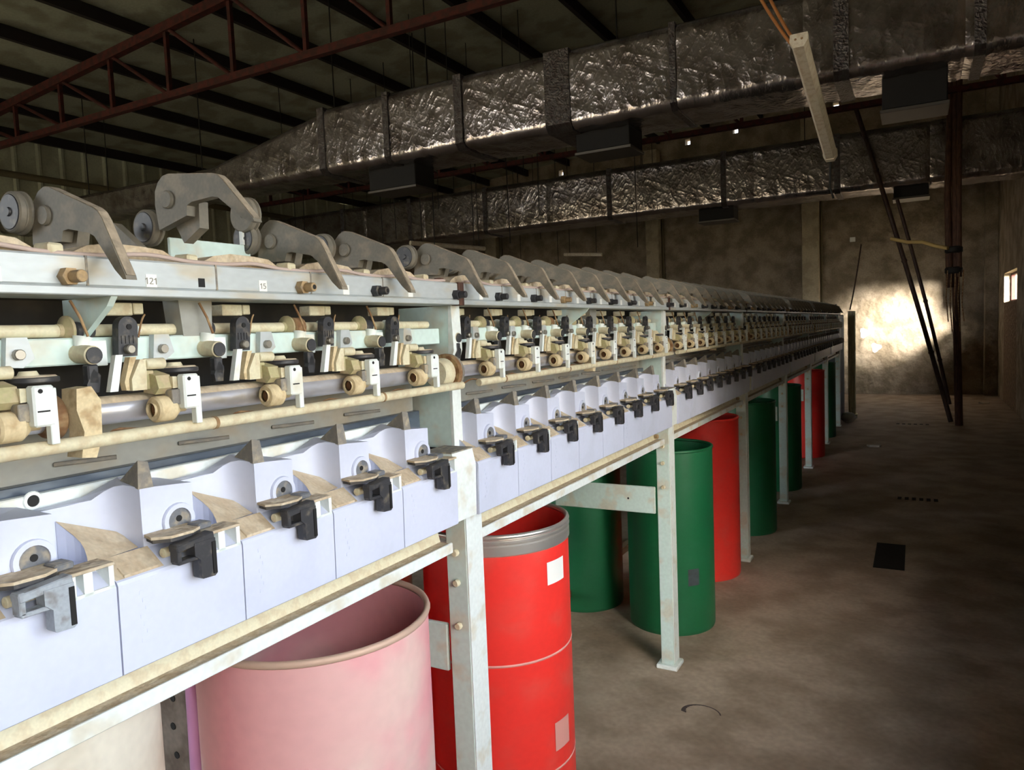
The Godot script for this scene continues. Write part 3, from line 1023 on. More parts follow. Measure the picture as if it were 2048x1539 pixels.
	cyl(s, Vector3(-1.0, 1.6245, 0.022), Vector3(-1.0, 1.6245, -0.010), 0.0085, -1, 14, 0.001)
	part(s, "barrel", M.cream, r)
	s = st()
	box(s, Vector3(-1.012, 1.587, 0.010), Vector3(-0.996, 1.615, 0.023), 0.001)
	part(s, "side_block", M.olive, r)
	s = st()
	xyprism(s, [Vector2(-1.012, 1.614), Vector2(-0.982, 1.607), Vector2(-0.976, 1.588), Vector2(-0.986, 1.579), Vector2(-1.012, 1.582)], -0.006, 0.0175)
	part(s, "wedge_block", M.olive, r)
	s = st()
	zyprism(s, [Vector2(-0.004, 1.5865), Vector2(-0.004, 1.6045), Vector2(-0.033, 1.6025), Vector2(-0.040, 1.599), Vector2(-0.040, 1.591), Vector2(-0.034, 1.588)], -0.988, -0.973)
	var lz := part(s, "pale_finger", M.cream, r)
	s = st()
	cyl(s, Vector3(-0.9735, 1.5965, -0.033), Vector3(-0.9722, 1.5965, -0.033), 0.0032, -1, 10)
	part(s, "pin_hole", M.black, lz)
	# flat dark disc
	s = st()
	cyl(s, Vector3(-1.008, 1.609, -0.040), Vector3(-1.008, 1.6165, -0.040), 0.030, -1, 26, 0.0015)
	part(s, "tension_disc", M.dark, r)
	s = st()
	cyl(s, Vector3(-1.008, 1.6165, -0.040), Vector3(-1.008, 1.6185, -0.040), 0.0275, 0.025, 26)
	part(s, "dust_layer", M.dust, r)
	s = st()
	cyl(s, Vector3(-1.008, 1.6185, -0.034), Vector3(-1.008, 1.6245, -0.034), 0.013, 0.010, 18)
	part(s, "disc_boss", M.cream, r)
	# white strut that drops to the guide rod
	s = st()
	box(s, Vector3(-0.974, 1.555, -0.0375), Vector3(-0.957, 1.607, -0.011), 0.0025)
	box(s, Vector3(-0.970, 1.531, -0.0405), Vector3(-0.958, 1.603, -0.030), 0.001)
	var sr := part(s, "strut", M.white_metal, r)
	s = st()
	box(s, Vector3(-0.9573, 1.5735, -0.030), Vector3(-0.9562, 1.5755, -0.015))
	cyl(s, Vector3(-0.9575, 1.600, -0.020), Vector3(-0.9562, 1.600, -0.020), 0.003, -1, 8)
	part(s, "slot", M.black, sr)
	s = st()
	box(s, Vector3(-0.985, 1.562, -0.012), Vector3(-0.968, 1.585, 0.002), 0.001)
	part(s, "spring_seat", M.cap, r)
	# rubber pressure roller
	s = st()
	lathe(s, [Vector2(0.0105, -0.004), Vector2(0.0105, 0), Vector2(0.0165, 0), Vector2(0.0195, 0.003), Vector2(0.0195, 0.028), Vector2(0.0125, 0.037), Vector2(0.008, 0.038), Vector2(0.008, 0.052), Vector2(0, 0.052)], Vector3(-0.986, 1.557, 0.0225), Vector3.FORWARD, 26)
	var cot := part(s, "pressure_roller", M.rubber, r)
	s = st()
	lathe(s, [Vector2(0, 0), Vector2(0.003, 0), Vector2(0.003, 0.003), Vector2(0.0105, 0.003)], Vector3(-0.986, 1.557, 0.0215), Vector3.FORWARD, 16)
	part(s, "roller_hub", M.rust, cot)
	# wire hook over the guide rod, peg on the back panel
	s = st()
	tube(s, [Vector3(-1.02, 1.520, 0.085), Vector3(-1.0, 1.533, 0.076), Vector3(-0.995, 1.535, 0.070), Vector3(-0.992, 1.531, 0.040), Vector3(-0.985, 1.529, 0.030)], 0.0022, 6)
	part(s, "wire_hook", M.rust, r)
	s = st()
	tube(s, [Vector3(-1.1385, 1.478, 0.086), Vector3(-1.09, 1.481, 0.018)], 0.0036, 8)
	part(s, "yarn_peg", M.cap, r)
	return r

func cradle_arm() -> Node3D:
	var base := Vector3(-1.117, 1.80, 0.074)
	var r := thing("cradle_arm", "", "machine arm", base, "bent cradle arms above the top rail")
	r.set_meta("z0", 0.074)
	var s := st()
	var pts := [Vector2(-1.152, 1.808), Vector2(-1.148, 1.850), Vector2(-1.140, 1.872), Vector2(-1.128, 1.883), Vector2(-1.114, 1.888), Vector2(-1.100, 1.886), Vector2(-1.000, 1.8455), Vector2(-0.990, 1.839), Vector2(-0.982, 1.828), Vector2(-0.938, 1.748), Vector2(-0.9365, 1.742), Vector2(-0.944, 1.743), Vector2(-0.960, 1.757), Vector2(-1.000, 1.806), Vector2(-1.012, 1.812), Vector2(-1.060, 1.822), Vector2(-1.073, 1.821), Vector2(-1.079, 1.806)]
	xyprism(s, pts, 0.066, 0.082)
	part(s, "lever", M.arm, r)
	s = st()
	for i in range(3, 9):
		var a: Vector2 = pts[i]
		var b: Vector2 = pts[i + 1]
		var n := Vector2(-(b - a).y, (b - a).x).normalized() * 0.0012
		xyprism(s, [a, a + n, b + n, b], 0.0675, 0.0805)
	part(s, "dust_layer", M.dust_thin, r)
	s = st()
	lathe(s, [Vector2(0, 0), Vector2(0.015, 0), Vector2(0.015, 0.003), Vector2(0.013, 0.005), Vector2(0, 0.005)], Vector3(-1.114, 1.847, 0.082), Vector3.BACK, 22)
	part(s, "boss", M.arm, r)
	s = st()
	xyprism(s, [Vector2(-1.075, 1.825), Vector2(-1.062, 1.826), Vector2(-1.075, 1.785), Vector2(-1.12, 1.775), Vector2(-1.13, 1.81)], 0.048, 0.066)
	part(s, "foot", M.arm, r)
	s = st()
	lathe(s, [Vector2(0, 0), Vector2(0.030, 0), Vector2(0.032, 0.0025), Vector2(0.032, 0.006), Vector2(0.0285, 0.008), Vector2(0.0285, 0.010), Vector2(0.031, 0.012), Vector2(0.030, 0.019), Vector2(0.0275, 0.021), Vector2(0.026, 0.0205), Vector2(0, 0.019)], Vector3(-1.168, 1.856, 0.082), Vector3.BACK, 30)
	var d := part(s, "spool_disc", M.arm, r)
	s = st()
	lathe(s, [Vector2(0.0262, 0.0), Vector2(0.025, 0.0012), Vector2(0.007, 0.0012), Vector2(0.006, 0.004), Vector2(0, 0.004)], Vector3(-1.168, 1.856, 0.1025), Vector3.BACK, 24)
	part(s, "disc_face", M.dark, d)
	return r

func section_rails(si: int, L: float) -> void:
	var z1 := L + SECTION - 0.004
	var z0 := L + 0.0
	if si == 0:
		z1 = 0.45
	var which := sec_label(si)
	var mid := (z0 + z1) / 2
	# top rail with lip, saddles, number stickers and bolts
	var r := thing("top_rail", "pale grey top rail with number stickers over the %s machine section" % which, "machine rail", Vector3(-1.06, 1.724, mid), "top rails of the machine sections")
	var s := st()
	box(s, Vector3(-1.12, 1.736, z0 + 0.003), Vector3(-1.0, 1.7785, z1), 0.003)
	part(s, "channel", M.rail, r)
	s = st()
	box(s, Vector3(-1.09, 1.724, z0 + 0.003), Vector3(-0.9965, 1.736, z1), 0.0015)
	part(s, "lip", M.rail, r)
	s = st()
	box(s, Vector3(-1.02, 1.722, z0 - 0.014), Vector3(-0.9955, 1.7795, z0 + 0.010), 0.001)
	part(s, "joint_plate", M.timber, r)
	for j in 8:
		var zu := unit_z(si, L, j)
		if zu > 0.3:
			continue
		s = st()
		zyprism(s, [Vector2(zu + 0.102, 1.7785), Vector2(zu + 0.095, 1.787), Vector2(zu + 0.075, 1.797), Vector2(zu + 0.04, 1.803), Vector2(zu - 0.01, 1.802), Vector2(zu - 0.045, 1.799), Vector2(zu - 0.065, 1.788), Vector2(zu - 0.072, 1.7785)], -1.115, -1.03)
		part(s, "saddle", M.dust, r, "dust-covered saddle plate")
		s = st()
		box(s, Vector3(-1.045, 1.779, zu - 0.098), Vector3(-1.015, 1.795, zu - 0.074), 0.003, Basis(Vector3.UP, 0.2), Vector3(-1.03, 1.78, zu - 0.086))
		part(s, "stop_block", M.cream, r)
		s = st()
		cyl(s, Vector3(-1.05, 1.778, zu + 0.118), Vector3(-1.05, 1.793, zu + 0.118), 0.014, 0.012, 14)
		part(s, "grommet", M.timber, r)
		s = st()
		box(s, Vector3(-1.001, 1.7385, zu - 0.0088), Vector3(-0.9991, 1.7575, zu + 0.0088))
		var stk := part(s, "sticker", M.label, r)
		if si == 0 and (j == 4 or j == 5):
			var tm := TextMesh.new()
			tm.text = "121" if j == 4 else "15"
			tm.font_size = 16
			tm.pixel_size = 0.0008
			tm.depth = 0.0004
			tm.material = M.ink
			var to := MeshInstance3D.new()
			to.name = "number"
			to.mesh = tm
			stk.add_child(to)
			to.transform = Transform3D(Basis(Vector3(0, 0, -1), Vector3.UP, Vector3.RIGHT), Vector3(-0.9989, 1.748, zu))
		# square hole with a bolt in most of them
		s = st()
		box(s, Vector3(-1.001, 1.7415, zu + 0.120), Vector3(-0.9992, 1.7555, zu + 0.132), 0.0)
		part(s, "square_hole", M.black, r)
		if not (si == 0 and j == 5):
			s = st()
			var bm: Material = M.bolt if (si == 0 and j < 7) or (si + j) % 4 == 0 else M.dark
			cyl(s, Vector3(-1.0, 1.748, zu + 0.126), Vector3(-0.986, 1.748, zu + 0.126), 0.0125, -1, 6)
			cyl(s, Vector3(-0.986, 1.7475, zu + 0.124), Vector3(-0.968, 1.7475, zu + 0.122), 0.0085, -1, 12, 0.001)
			var bo := part(s, "bolt", bm, r)
			if j == 6 or j == 7:
				s = st()
				cyl(s, Vector3(-0.9682, 1.7475, zu + 0.122), Vector3(-0.9672, 1.7475, zu + 0.122), 0.0045, -1, 10)
				part(s, "bore", M.black, bo)
		s = st()
		box(s, Vector3(-1.0015, 1.7375, zu + 0.095), Vector3(-0.9994, 1.7785, zu + 0.0985))
		part(s, "panel_joint", M.cap, r)
	# pinkish cable lying along the rail
	var pts := []
	var z := z1 - 0.02
	var ph := rng.randf_range(0, 6)
	while z > z0 + 0.03:
		var t := (z - L) / PITCH * TAU
		pts.append(Vector3(-1.012 - 0.006 * sin(t * 0.5 + ph), 1.7815 + 0.006 * pow(0.5 + 0.5 * sin(t + 1.4), 2.0), z))
		z -= 0.02
	s = st()
	tube(s, pts, 0.0035, 6)
	single(s, "rail_cable", M.cable, "dusty pinkish cable lying along the top rail of the %s section" % which, "cable", Vector3(-1.012, 1.78, mid), "cables on the top rails")
	# mounting bar and slim thread shaft behind the guides
	s = st()
	box(s, Vector3(-1.085, 1.628, z0 + 0.01), Vector3(-1.060, 1.667, z1), 0.002)
	r = thing("guide_bar", "grey-mint bar carrying the yarn guides of the %s machine section" % which, "machine bar", Vector3(-1.07, 1.628, mid), "guide bars of the machine sections")
	part(s, "bar", M.mint, r)
	s = st()
	cyl(s, Vector3(-1.085, 1.6775, z0 + 0.03), Vector3(-1.085, 1.6775, z1), 0.0095, -1, 12)
	part(s, "thread_shaft", M.cream, r)
	for j in 8:
		var zc := unit_z(si, L, j) + 0.045
		if zc > z1 - 0.05:
			continue
		s = st()
		cyl(s, Vector3(-1.085, 1.6775, zc), Vector3(-1.085, 1.6775, zc + 0.028), 0.0135 if j % 3 else 0.019, -1, 16, 0.002)
		part(s, "shaft_collar", M.dark if j % 3 else M.rust, r)
	# hanging bracket plates
	var zb := L + 0.77 if si > 0 else -0.83
	s = st()
	prism(s, [Vector2(0.032, 0.062), Vector2(-0.034, 0.062), Vector2(-0.030, 0.0), Vector2(0.026, 0.0)], Vector3(-1.10, 1.664, zb), Vector3.BACK, Vector3.UP, Vector3.RIGHT, 0.0, 0.04)
	part(s, "hanging_plate", M.panel, r)
	s = st()
	xyprism(s, [Vector2(-1.12, 1.724), Vector2(-1.0, 1.724), Vector2(-1.012, 1.71), Vector2(-1.075, 1.668), Vector2(-1.12, 1.668)], zb + 0.175, zb + 0.185)
	part(s, "gusset", M.mint, r)
	# delivery shaft with dust along its top
	s = st()
	cyl(s, Vector3(-1.032, 1.560, z0 + 0.02), Vector3(-1.032, 1.560, z1), 0.0205, -1, 28)
	r = thing("delivery_shaft", "bright steel delivery shaft dusty on top in the %s machine section" % which, "shaft", Vector3(-1.032, 1.54, mid), "delivery shafts of the machine sections")
	part(s, "shaft", M.chrome, r)
	s = st()
	soft(s)
	for k in 8:
		var a0 := lerpf(0.55, 2.9, k / 8.0)
		var a1 := lerpf(0.55, 2.9, (k + 1) / 8.0)
		var e0 := Vector3(cos(a0), sin(a0), 0) * 0.0213
		var e1 := Vector3(cos(a1), sin(a1), 0) * 0.0213
		quad(s, Vector3(-1.032, 1.56, z0 + 0.06) + e0, Vector3(-1.032, 1.56, z0 + 0.06) + e1, Vector3(-1.032, 1.56, z1) + e1, Vector3(-1.032, 1.56, z1) + e0, e0)
	part(s, "dust_layer", M.dust, r)
	var zk := L + 0.985 if si > 0 else -0.583
	s = st()
	zyprism(s, [Vector2(zk - 0.006, 1.600), Vector2(zk + 0.014, 1.598), Vector2(zk + 0.016, 1.57), Vector2(zk + 0.008, 1.54), Vector2(zk + 0.014, 1.506), Vector2(zk - 0.006, 1.503), Vector2(zk - 0.016, 1.53), Vector2(zk - 0.018, 1.58)], -1.006, -0.972)
	var br := part(s, "bearing_bracket", M.rubber, r, "tan cast bearing bracket over the shaft and rod")
	s = st()
	cyl(s, Vector3(-1.022, 1.56, zk + 0.014), Vector3(-1.022, 1.56, zk + 0.034), 0.030, 0.027, 24, 0.002)
	part(s, "bearing", M.rust, br)
	s = st()
	cyl(s, Vector3(-1.012, 1.558, z0 + 0.105), Vector3(-1.012, 1.558, z0 + 0.068), 0.034, 0.036, 26, 0.003)
	var cp := part(s, "coupling", M.cream, r)
	s = st()
	cyl(s, Vector3(-1.012, 1.558, z0 + 0.066), Vector3(-1.012, 1.558, z0 + 0.052), 0.046, -1, 28, 0.003)
	part(s, "coupling_flange", M.rust, cp)
	s = st()
	cyl(s, Vector3(-1.012, 1.558, z0 + 0.048), Vector3(-1.012, 1.558, z0 + 0.030), 0.045, 0.038, 28, 0.003)
	part(s, "coupling_flange", M.cap, cp)
	# guide rod
	s = st()
	cyl(s, Vector3(-0.976, 1.5255, z0 + 0.045), Vector3(-0.976, 1.5255, z1 - (0.03 if si > 0 else 0.0)), 0.0095, -1, 16, 0.001)
	r = thing("guide_rod", "cream round rod below the shaft of the %s machine section" % which, "rod", Vector3(-0.976, 1.516, mid), "guide rods of the machine sections")
	part(s, "rod", M.cream, r)
	for j in 4:
		var zc := L + 0.35 + j * 0.421
		if zc > z1:
			continue
		s = st()
		cyl(s, Vector3(-0.976, 1.5255, zc), Vector3(-0.976, 1.5255, zc + 0.006), 0.0102, -1, 16)
		part(s, "clip", M.rust, r)
	# panels behind the units
	r = thing("back_panel", "grey panel with steel-blue strip behind the boxes of the %s section" % which, "panel", Vector3(-1.14, 1.36, mid), "back panels of the machine sections")
	s = st()
	box(s, Vector3(-1.16, 1.452, z0 + 0.03), Vector3(-1.14, 1.535, z1 - 0.01))
	part(s, "sheet", M.panel, r)
	s = st()
	box(s, Vector3(-1.14, 1.40, z0 + 0.03), Vector3(-1.12, 1.4585, z1 - 0.01), 0.001)
	part(s, "steel_strip", M.band, r)
	s = st()
	box(s, Vector3(-1.115, 1.36, z0 + 0.12), Vector3(-1.098, 1.4465, z1 - 0.02), 0.002)
	part(s, "white_strip", M.white_metal, r)
	s = st()
	var zh := -0.568 if si == 0 else L + SECTION * 0.55
	lathe(s, [Vector2(0.0085, 0), Vector2(0.0085, 0.002), Vector2(0.0125, 0.002), Vector2(0.014, 0)], Vector3(-1.098, 1.4385, zh), Vector3.RIGHT, 20)
	part(s, "hole_ring", M.white_metal, r)
	s = st()
	cyl(s, Vector3(-1.0985, 1.4385, zh), Vector3(-1.0975, 1.4385, zh), 0.0085, -1, 18)
	part(s, "round_hole", M.black, r)
	# dust tray with folded lip
	var ta := z0 + 0.055
	var tb := z1 - 0.085 if si > 0 else z1
	r = thing("dust_tray", "cream tray full of dust under the boxes of the %s section" % which, "tray", Vector3(-1.08, 1.103, mid), "dust trays of the machine sections")
	s = st()
	xyprism(s, [Vector2(-1.12, 1.127), Vector2(-1.056, 1.127), Vector2(-1.066, 1.165), Vector2(-1.12, 1.165)], ta, tb)
	part(s, "back_angle", M.cream, r)
	s = st()
	box(s, Vector3(-1.16, 1.115, ta), Vector3(-1.022, 1.122, tb))
	part(s, "floor_plate", M.white_metal, r)
	s = st()
	zyprism(s, [Vector2(ta + 0.002, 1.122), Vector2(ta + 0.002, 1.127), Vector2(tb - 0.002, 1.127), Vector2(tb - 0.002, 1.122)], -1.15, -1.0245)
	part(s, "dust_layer", M.dust, r)
	s = st()
	box(s, Vector3(-1.0245, 1.103, ta), Vector3(-1.0175, 1.1295, tb), 0.002)
	part(s, "lip", M.white_metal, r)
	if si > 0:
		s = st()
		cyl(s, Vector3(-1.06, 1.142, ta + 0.02), Vector3(-1.04, 1.142, ta + 0.02), 0.010, -1, 12, 0.002)
		part(s, "end_bolt", M.bolt, r)

func post(si: int, L: float) -> void:
	var r := thing("machine_post", ["mint machine post with white edge right of the pink can", "mint machine post standing in front of the nearest green can", "mint machine post, third from the camera", "mint machine post, fourth from the camera", "mint machine post, fifth from the camera", "dim machine post, sixth from the camera", "last dim machine post before the end cabinet"][si], "machine post", Vector3(-1.07, 0, L - 0.04), "machine posts")
	var s := st()
	xyprism(s, [Vector2(-1.20, 1.36), Vector2(-1.035, 1.36), Vector2(-1.035, 1.515), Vector2(-1.03, 1.60), Vector2(-1.026, 1.64), Vector2(-1.03, 1.723), Vector2(-1.19, 1.723), Vector2(-1.20, 1.6)], L - 0.004, L + 0.004)
	part(s, "upper_plate", M.mint, r)
	s = st()
	xyprism(s, [Vector2(-1.04, 1.585), Vector2(-1.033, 1.578), Vector2(-1.022, 1.61), Vector2(-1.026, 1.723), Vector2(-1.034, 1.723)], L - 0.035, L + 0.0045)
	part(s, "edge_fold", M.white_metal, r)
	s = st()
	box(s, Vector3(-1.042, 1.36, L - 0.035), Vector3(-1.032, 1.525, L + 0.0045), 0.001)
	part(s, "edge_fold", M.white_metal, r)
	s = st()
	box(s, Vector3(-1.078, 0.022, L - 0.078), Vector3(-1.014, 1.33, L), 0.003)
	part(s, "leg", M.mint, r)
	s = st()
	xyprism(s, [Vector2(-1.06, 1.196), Vector2(-0.972, 1.196), Vector2(-0.968, 1.325), Vector2(-0.977, 1.364), Vector2(-1.06, 1.364)], L + 0.010, L + 0.103)
	part(s, "front_box", M.white_metal, r)
	s = st()
	box(s, Vector3(-1.062, 1.364, L + 0.008), Vector3(-0.976, 1.367, L + 0.105))
	part(s, "box_lid", M.cap, r)
	s = st()
	box(s, Vector3(-1.0145, 0.03, L - 0.078), Vector3(-1.0115, 1.19, L - 0.001), 0.001)
	part(s, "white_strip", M.white_metal, r)
	s = st()
	box(s, Vector3(-1.10, 0, L - 0.098), Vector3(-0.995, 0.022, L + 0.018), 0.005)
	part(s, "foot", M.white_metal, r)
	s = st()
	box(s, Vector3(-2.06, 0.755, L - 0.018), Vector3(-1.09, 0.885, L - 0.004), 0.003)
	var cb := part(s, "crossbar", M.mint, r)
	s = st()
	cyl(s, Vector3(-1.225, 0.822, L - 0.006), Vector3(-1.225, 0.822, L - 0.003), 0.005, -1, 10)
	part(s, "hole", M.black, cb)
	s = st()
	box(s, Vector3(-2.10, 0.0, L - 0.078), Vector3(-2.05, 1.72, L), 0.003)
	part(s, "rear_leg", M.mint, r)
	for q in [[1.60, 0.018, 0.014], [1.70, 0.03, 0.010]]:
		s = st()
		cyl(s, Vector3(-1.085, q[0] + 0.05, L + 0.004), Vector3(-1.078, q[0] + 0.045, L + 0.02 + q[1]), q[2], -1, 6)
		part(s, "bolt", M.olive if q[0] < 1.65 else M.rust, r)
	for y in [1.085, 1.005, 0.89]:
		s = st()
		cyl(s, Vector3(-1.046, y, L - 0.002), Vector3(-1.046, y, L + 0.012), 0.0095, -1, 8, 0.002)
		part(s, "bolt", M.cream, r)

# ------------------------------------------------------------------ cans
func can(label: String, x: float, z: float, R: float, H: float, body: Material, rim: Material, band: Material = null, hoops := []) -> Node3D:
	var r := thing("sliver_can", label, "can", Vector3(x, 0, z), "sliver cans under the machine")
	var O := Vector3(x, 0, z)
	var s := st()
	lathe(s, [Vector2(0, 0.02), Vector2(R - 0.012, 0.02), Vector2(R - 0.004, 0.0), Vector2(R, 0.015), Vector2(R, H - 0.02), Vector2(R - 0.006, H - 0.02), Vector2(R - 0.006, 0.03), Vector2(0, 0.03)], O, Vector3.UP, 56)
	part(s, "body", body, r)
	s = st()
	var rr := []
	for k in 9:
		var a := TAU * k / 8.0
		rr.append(Vector2(R - 0.002 + 0.0075 * sin(a), H - 0.012 - 0.0085 * cos(a)))
	lathe(s, rr, O, Vector3.UP, 56, true)
	part(s, "rim", rim, r)
	if band:
		s = st()
		lathe(s, [Vector2(R, H - 0.07), Vector2(R + 0.004, H - 0.066), Vector2(R + 0.004, H - 0.04), Vector2(R + 0.001, H - 0.036), Vector2(R + 0.005, H - 0.030), Vector2(R + 0.005, H - 0.024), Vector2(R, H - 0.02)], O, Vector3.UP, 56)
		part(s, "metal_band", band, r)
	for y in hoops:
		s = st()
		lathe(s, [Vector2(R, y - 0.004), Vector2(R + 0.0016, y - 0.001), Vector2(R + 0.0016, y + 0.001), Vector2(R, y + 0.004)], O, Vector3.UP, 56)
		part(s, "hoop", M.scuff if body == M.red else body, r)
	return r

# a patch bent onto the wall of a can between two angles
func can_patch(r: Node3D, x: float, z: float, R: float, a0: float, a1: float, y0: float, y1: float, m: Material, called: String) -> void:
	var s := st()
	soft(s)
	for k in 8:
		var p := lerpf(a0, a1, k / 8.0)
		var q := lerpf(a0, a1, (k + 1) / 8.0)
		var n := Vector3(cos(p), 0, sin(p))
		var o := Vector3(cos(q), 0, sin(q))
		var c := Vector3(x, 0, z)
		quad(s, c + n * R + Vector3.UP * y0, c + o * R + Vector3.UP * y0, c + o * R + Vector3.UP * y1, c + n * R + Vector3.UP * y1, n)
	part(s, called, m, r)

func cans() -> void:
	can("large cream can at the left edge under the machine", -1.34, -0.60, 0.25, 1.10, M.creamcan, M.rim_tan)
	can("faded pink can in the foreground below the nearest boxes", -1.205, -1.205, 0.258, 1.035, M.pink, M.rim_tan)
	var r := can("bright red can with a silver band right of the nearest post", -1.195, -2.01, 0.237, 1.065, M.red, M.rim_metal, M.rim_metal, [0.665, 0.30])
	can_patch(r, -1.195, -2.01, 0.2385, -0.02, 0.34, 0.885, 0.955, M.label, "paper_label")
	can_patch(r, -1.195, -2.01, 0.2385, -0.02, 0.30, 0.36, 0.45, M.scuff, "torn_label")
	can("dark red can half hidden behind the nearest post", -1.70, -1.835, 0.235, 1.0, M.red, M.rim_tan)
	r = can("nearest green can, standing behind the second post", -1.20, -3.94, 0.235, 1.0, M.green, M.green)
	can_patch(r, -1.20, -3.94, 0.2362, 0.62, 0.90, 0.27, 0.36, M.cabinet, "dark_patch")
	can("red can right behind the nearest green can", -1.265, -4.84, 0.255, 1.05, M.red, M.red)
	can("green can between the third and fourth posts", -1.20, -5.98, 0.24, 1.04, M.green, M.green)
	can("dim green can just past the fourth post", -1.22, -7.62, 0.24, 1.03, M.green, M.green)
	can("dark red can far along the machine", -1.20, -9.55, 0.24, 1.05, M.red, M.red)
	can("dim green can far along between the last posts", -1.22, -11.2, 0.24, 1.05, M.green, M.green)
	can("dark green can in the rear row behind the red can", -1.76, -3.1, 0.235, 1.03, M.green, M.green)
	can("dark green can in the rear row behind the nearest green can", -1.78, -4.05, 0.235, 1.03, M.green, M.green)
	can("dark green can at the back beside the pink can", -1.78, -1.2, 0.235, 1.03, M.green, M.green)
	can("dark green can in the rear row further along", -1.78, -5.6, 0.235, 1.03, M.green, M.green)

func clutter() -> void:
	# punched plate and lilac sheet under the tray
	var s := st()
	var r := thing("punched_plate", "grey steel plate with a row of holes beside the cream can", "plate", Vector3(-1.50, 0.0, -1.04))
	box(s, Vector3(-1.66, 0.0, -1.05), Vector3(-1.435, 1.0, -1.035), 0.002)
	part(s, "sheet", M.holed, r)
	for k in 9:
		s = st()
		cyl(s, Vector3(-1.492 - 0.006 * (k % 2), 0.845 - k * 0.068, -1.036), Vector3(-1.492 - 0.006 * (k % 2), 0.845 - k * 0.068, -1.0335), 0.0085, -1, 10)
		part(s, "hole", M.black, r)
	s = st()
	tube(s, [Vector3(-1.405, 0.0, -1.02), Vector3(-1.407, 0.4, -1.025), Vector3(-1.400, 0.7, -1.02), Vector3(-1.403, 0.98, -1.025)], 0.017, 8)
	single(s, "plastic_roll", M.lilac, "lilac rolled plastic sheet standing left of the pink can", "plastic roll", Vector3(-1.405, 0, -1.02))
	# rail lying along the rear feet
	s = st()
	box(s, Vector3(-1.815, 0.085, -12.2), Vector3(-1.765, 0.135, 0.3), 0.006)
	single(s, "tie_rail", M.conduit, "dusty rail running low along the rear feet of the machine", "rail", Vector3(-1.79, 0.085, -6))
	# hanging fluorescent batten
	var a := Vector3(-0.405, 2.765, -3.2)
	var b := Vector3(-0.392, 2.515, -4.3)
	var d := (b - a).normalized()
	var up := (Vector3.UP - d * d.y).normalized()
	var sd := d.cross(up).normalized()
	r = thing("fluorescent_batten", "pale unlit fluorescent batten hanging askew in front of the ducts", "lamp", a)
	s = st()
	prism(s, [Vector2(-0.03, 0.022), Vector2(0.03, 0.022), Vector2(0.032, -0.004), Vector2(0.018, -0.03), Vector2(-0.018, -0.03), Vector2(-0.032, -0.004)], a, sd, up, d, 0.03, a.distance_to(b) - 0.03)
	part(s, "housing", M.lamp_body, r)
	for e in [[0.0, 0.03], [a.distance_to(b) - 0.03, a.distance_to(b)]]:
		s = st()
		prism(s, [Vector2(-0.033, 0.025), Vector2(0.033, 0.025), Vector2(0.035, -0.006), Vector2(0.02, -0.034), Vector2(-0.02, -0.034), Vector2(-0.035, -0.006)], a, sd, up, d, e[0], e[1])
		part(s, "end_cap", M.lamp_body, r)
	s = st()
	for k in [-0.012, 0.012]:
		cyl(s, a + sd * k - d * 0.001, a + sd * k + d * 0.001, 0.005, -1, 8)
	part(s, "socket", M.rust, r)
	for q in [[Vector3(-0.44, 2.79, -3.4), Vector3(-0.72, 3.35, -3.6)], [Vector3(-0.425, 2.79, -3.4), Vector3(-0.67, 3.35, -3.6)]]:
		s = st()
		var far: Vector3 = q[1]
		tube(s, sag(q[0], far, 0.03) + [Vector3(far.x - 0.9, roof_y(far.x - 0.9) - 0.05, far.z - 0.2)], 0.007, 6)
		part(s, "cord", M.cord, r, "orange twisted hanging cord")
	s = st()
	tube(s, [b, Vector3(-0.40, 2.36, -4.34), Vector3(-0.385, 2.30, -4.36)], 0.006, 6)
	part(s, "loose_lead", M.wire, r)
	# slim tubes hanging beyond the machine
	for q in [[Vector3(-6.61, 3.04, -9.0), Vector3(-6.03, 3.0, -10.2), "grey lamp tube hanging beyond the machine under the far duct"], [Vector3(-6.37, 3.21, -14.0), Vector3(-5.53, 3.14, -14.0), "small grey lamp tube hanging in the dark by the far wall"]]:
		var p0: Vector3 = q[0]
		var p1: Vector3 = q[1]
		r = thing("lamp_tube", q[2], "lamp", p0, "hanging lamp tubes")
		s = st()
		cyl(s, p0, p1, 0.035, -1, 10, 0.004)
		part(s, "tube", M.lamp_body, r)
		for t in [0.15, 0.85]:
			s = st()
			var p := p0.lerp(p1, t)
			cyl(s, p, Vector3(p.x, roof_y(p.x), p.z), 0.006, -1, 6)
			part(s, "drop_wire", M.wire, r)
	# scaffold bundle and leaning bamboo near the far window
	r = thing("pole_bundle", "dark bundle of lashed wooden poles standing before the far wall", "pole", Vector3(0.55, 0, -12.72))
	for q in [[Vector3(0.575, 0, -12.70), Vector3(0.53, 2.0, -12.72), Vector3(0.505, 5.2, -12.75), 0.055], [Vector3(0.45, 2.05, -12.70), Vector3(0.42, 3.4, -12.72), Vector3(0.46, 5.3, -12.75), 0.05], [Vector3(0.565, 2.2, -12.66), Vector3(0.56, 3.3, -12.68), Vector3(0.57, 5.1, -12.7), 0.04]]:
		s = st()
		var n := []
		for k in 13:
			var t := k / 12.0
			n.append(q[0].lerp(q[1], t * 2) if t < 0.5 else q[1].lerp(q[2], t * 2 - 1))
		tube(s, n, q[3], 10, q[3] * 0.85)
		part(s, "pole", M.timber, r)
	for y in [2.25, 2.55]:
		s = st()
		lathe(s, [Vector2(0.10, 0), Vector2(0.115, 0.02), Vector2(0.115, 0.08), Vector2(0.10, 0.10)], Vector3(0.50, y, -12.70), Vector3.UP, 16)
		part(s, "lashing", M.wire, r)
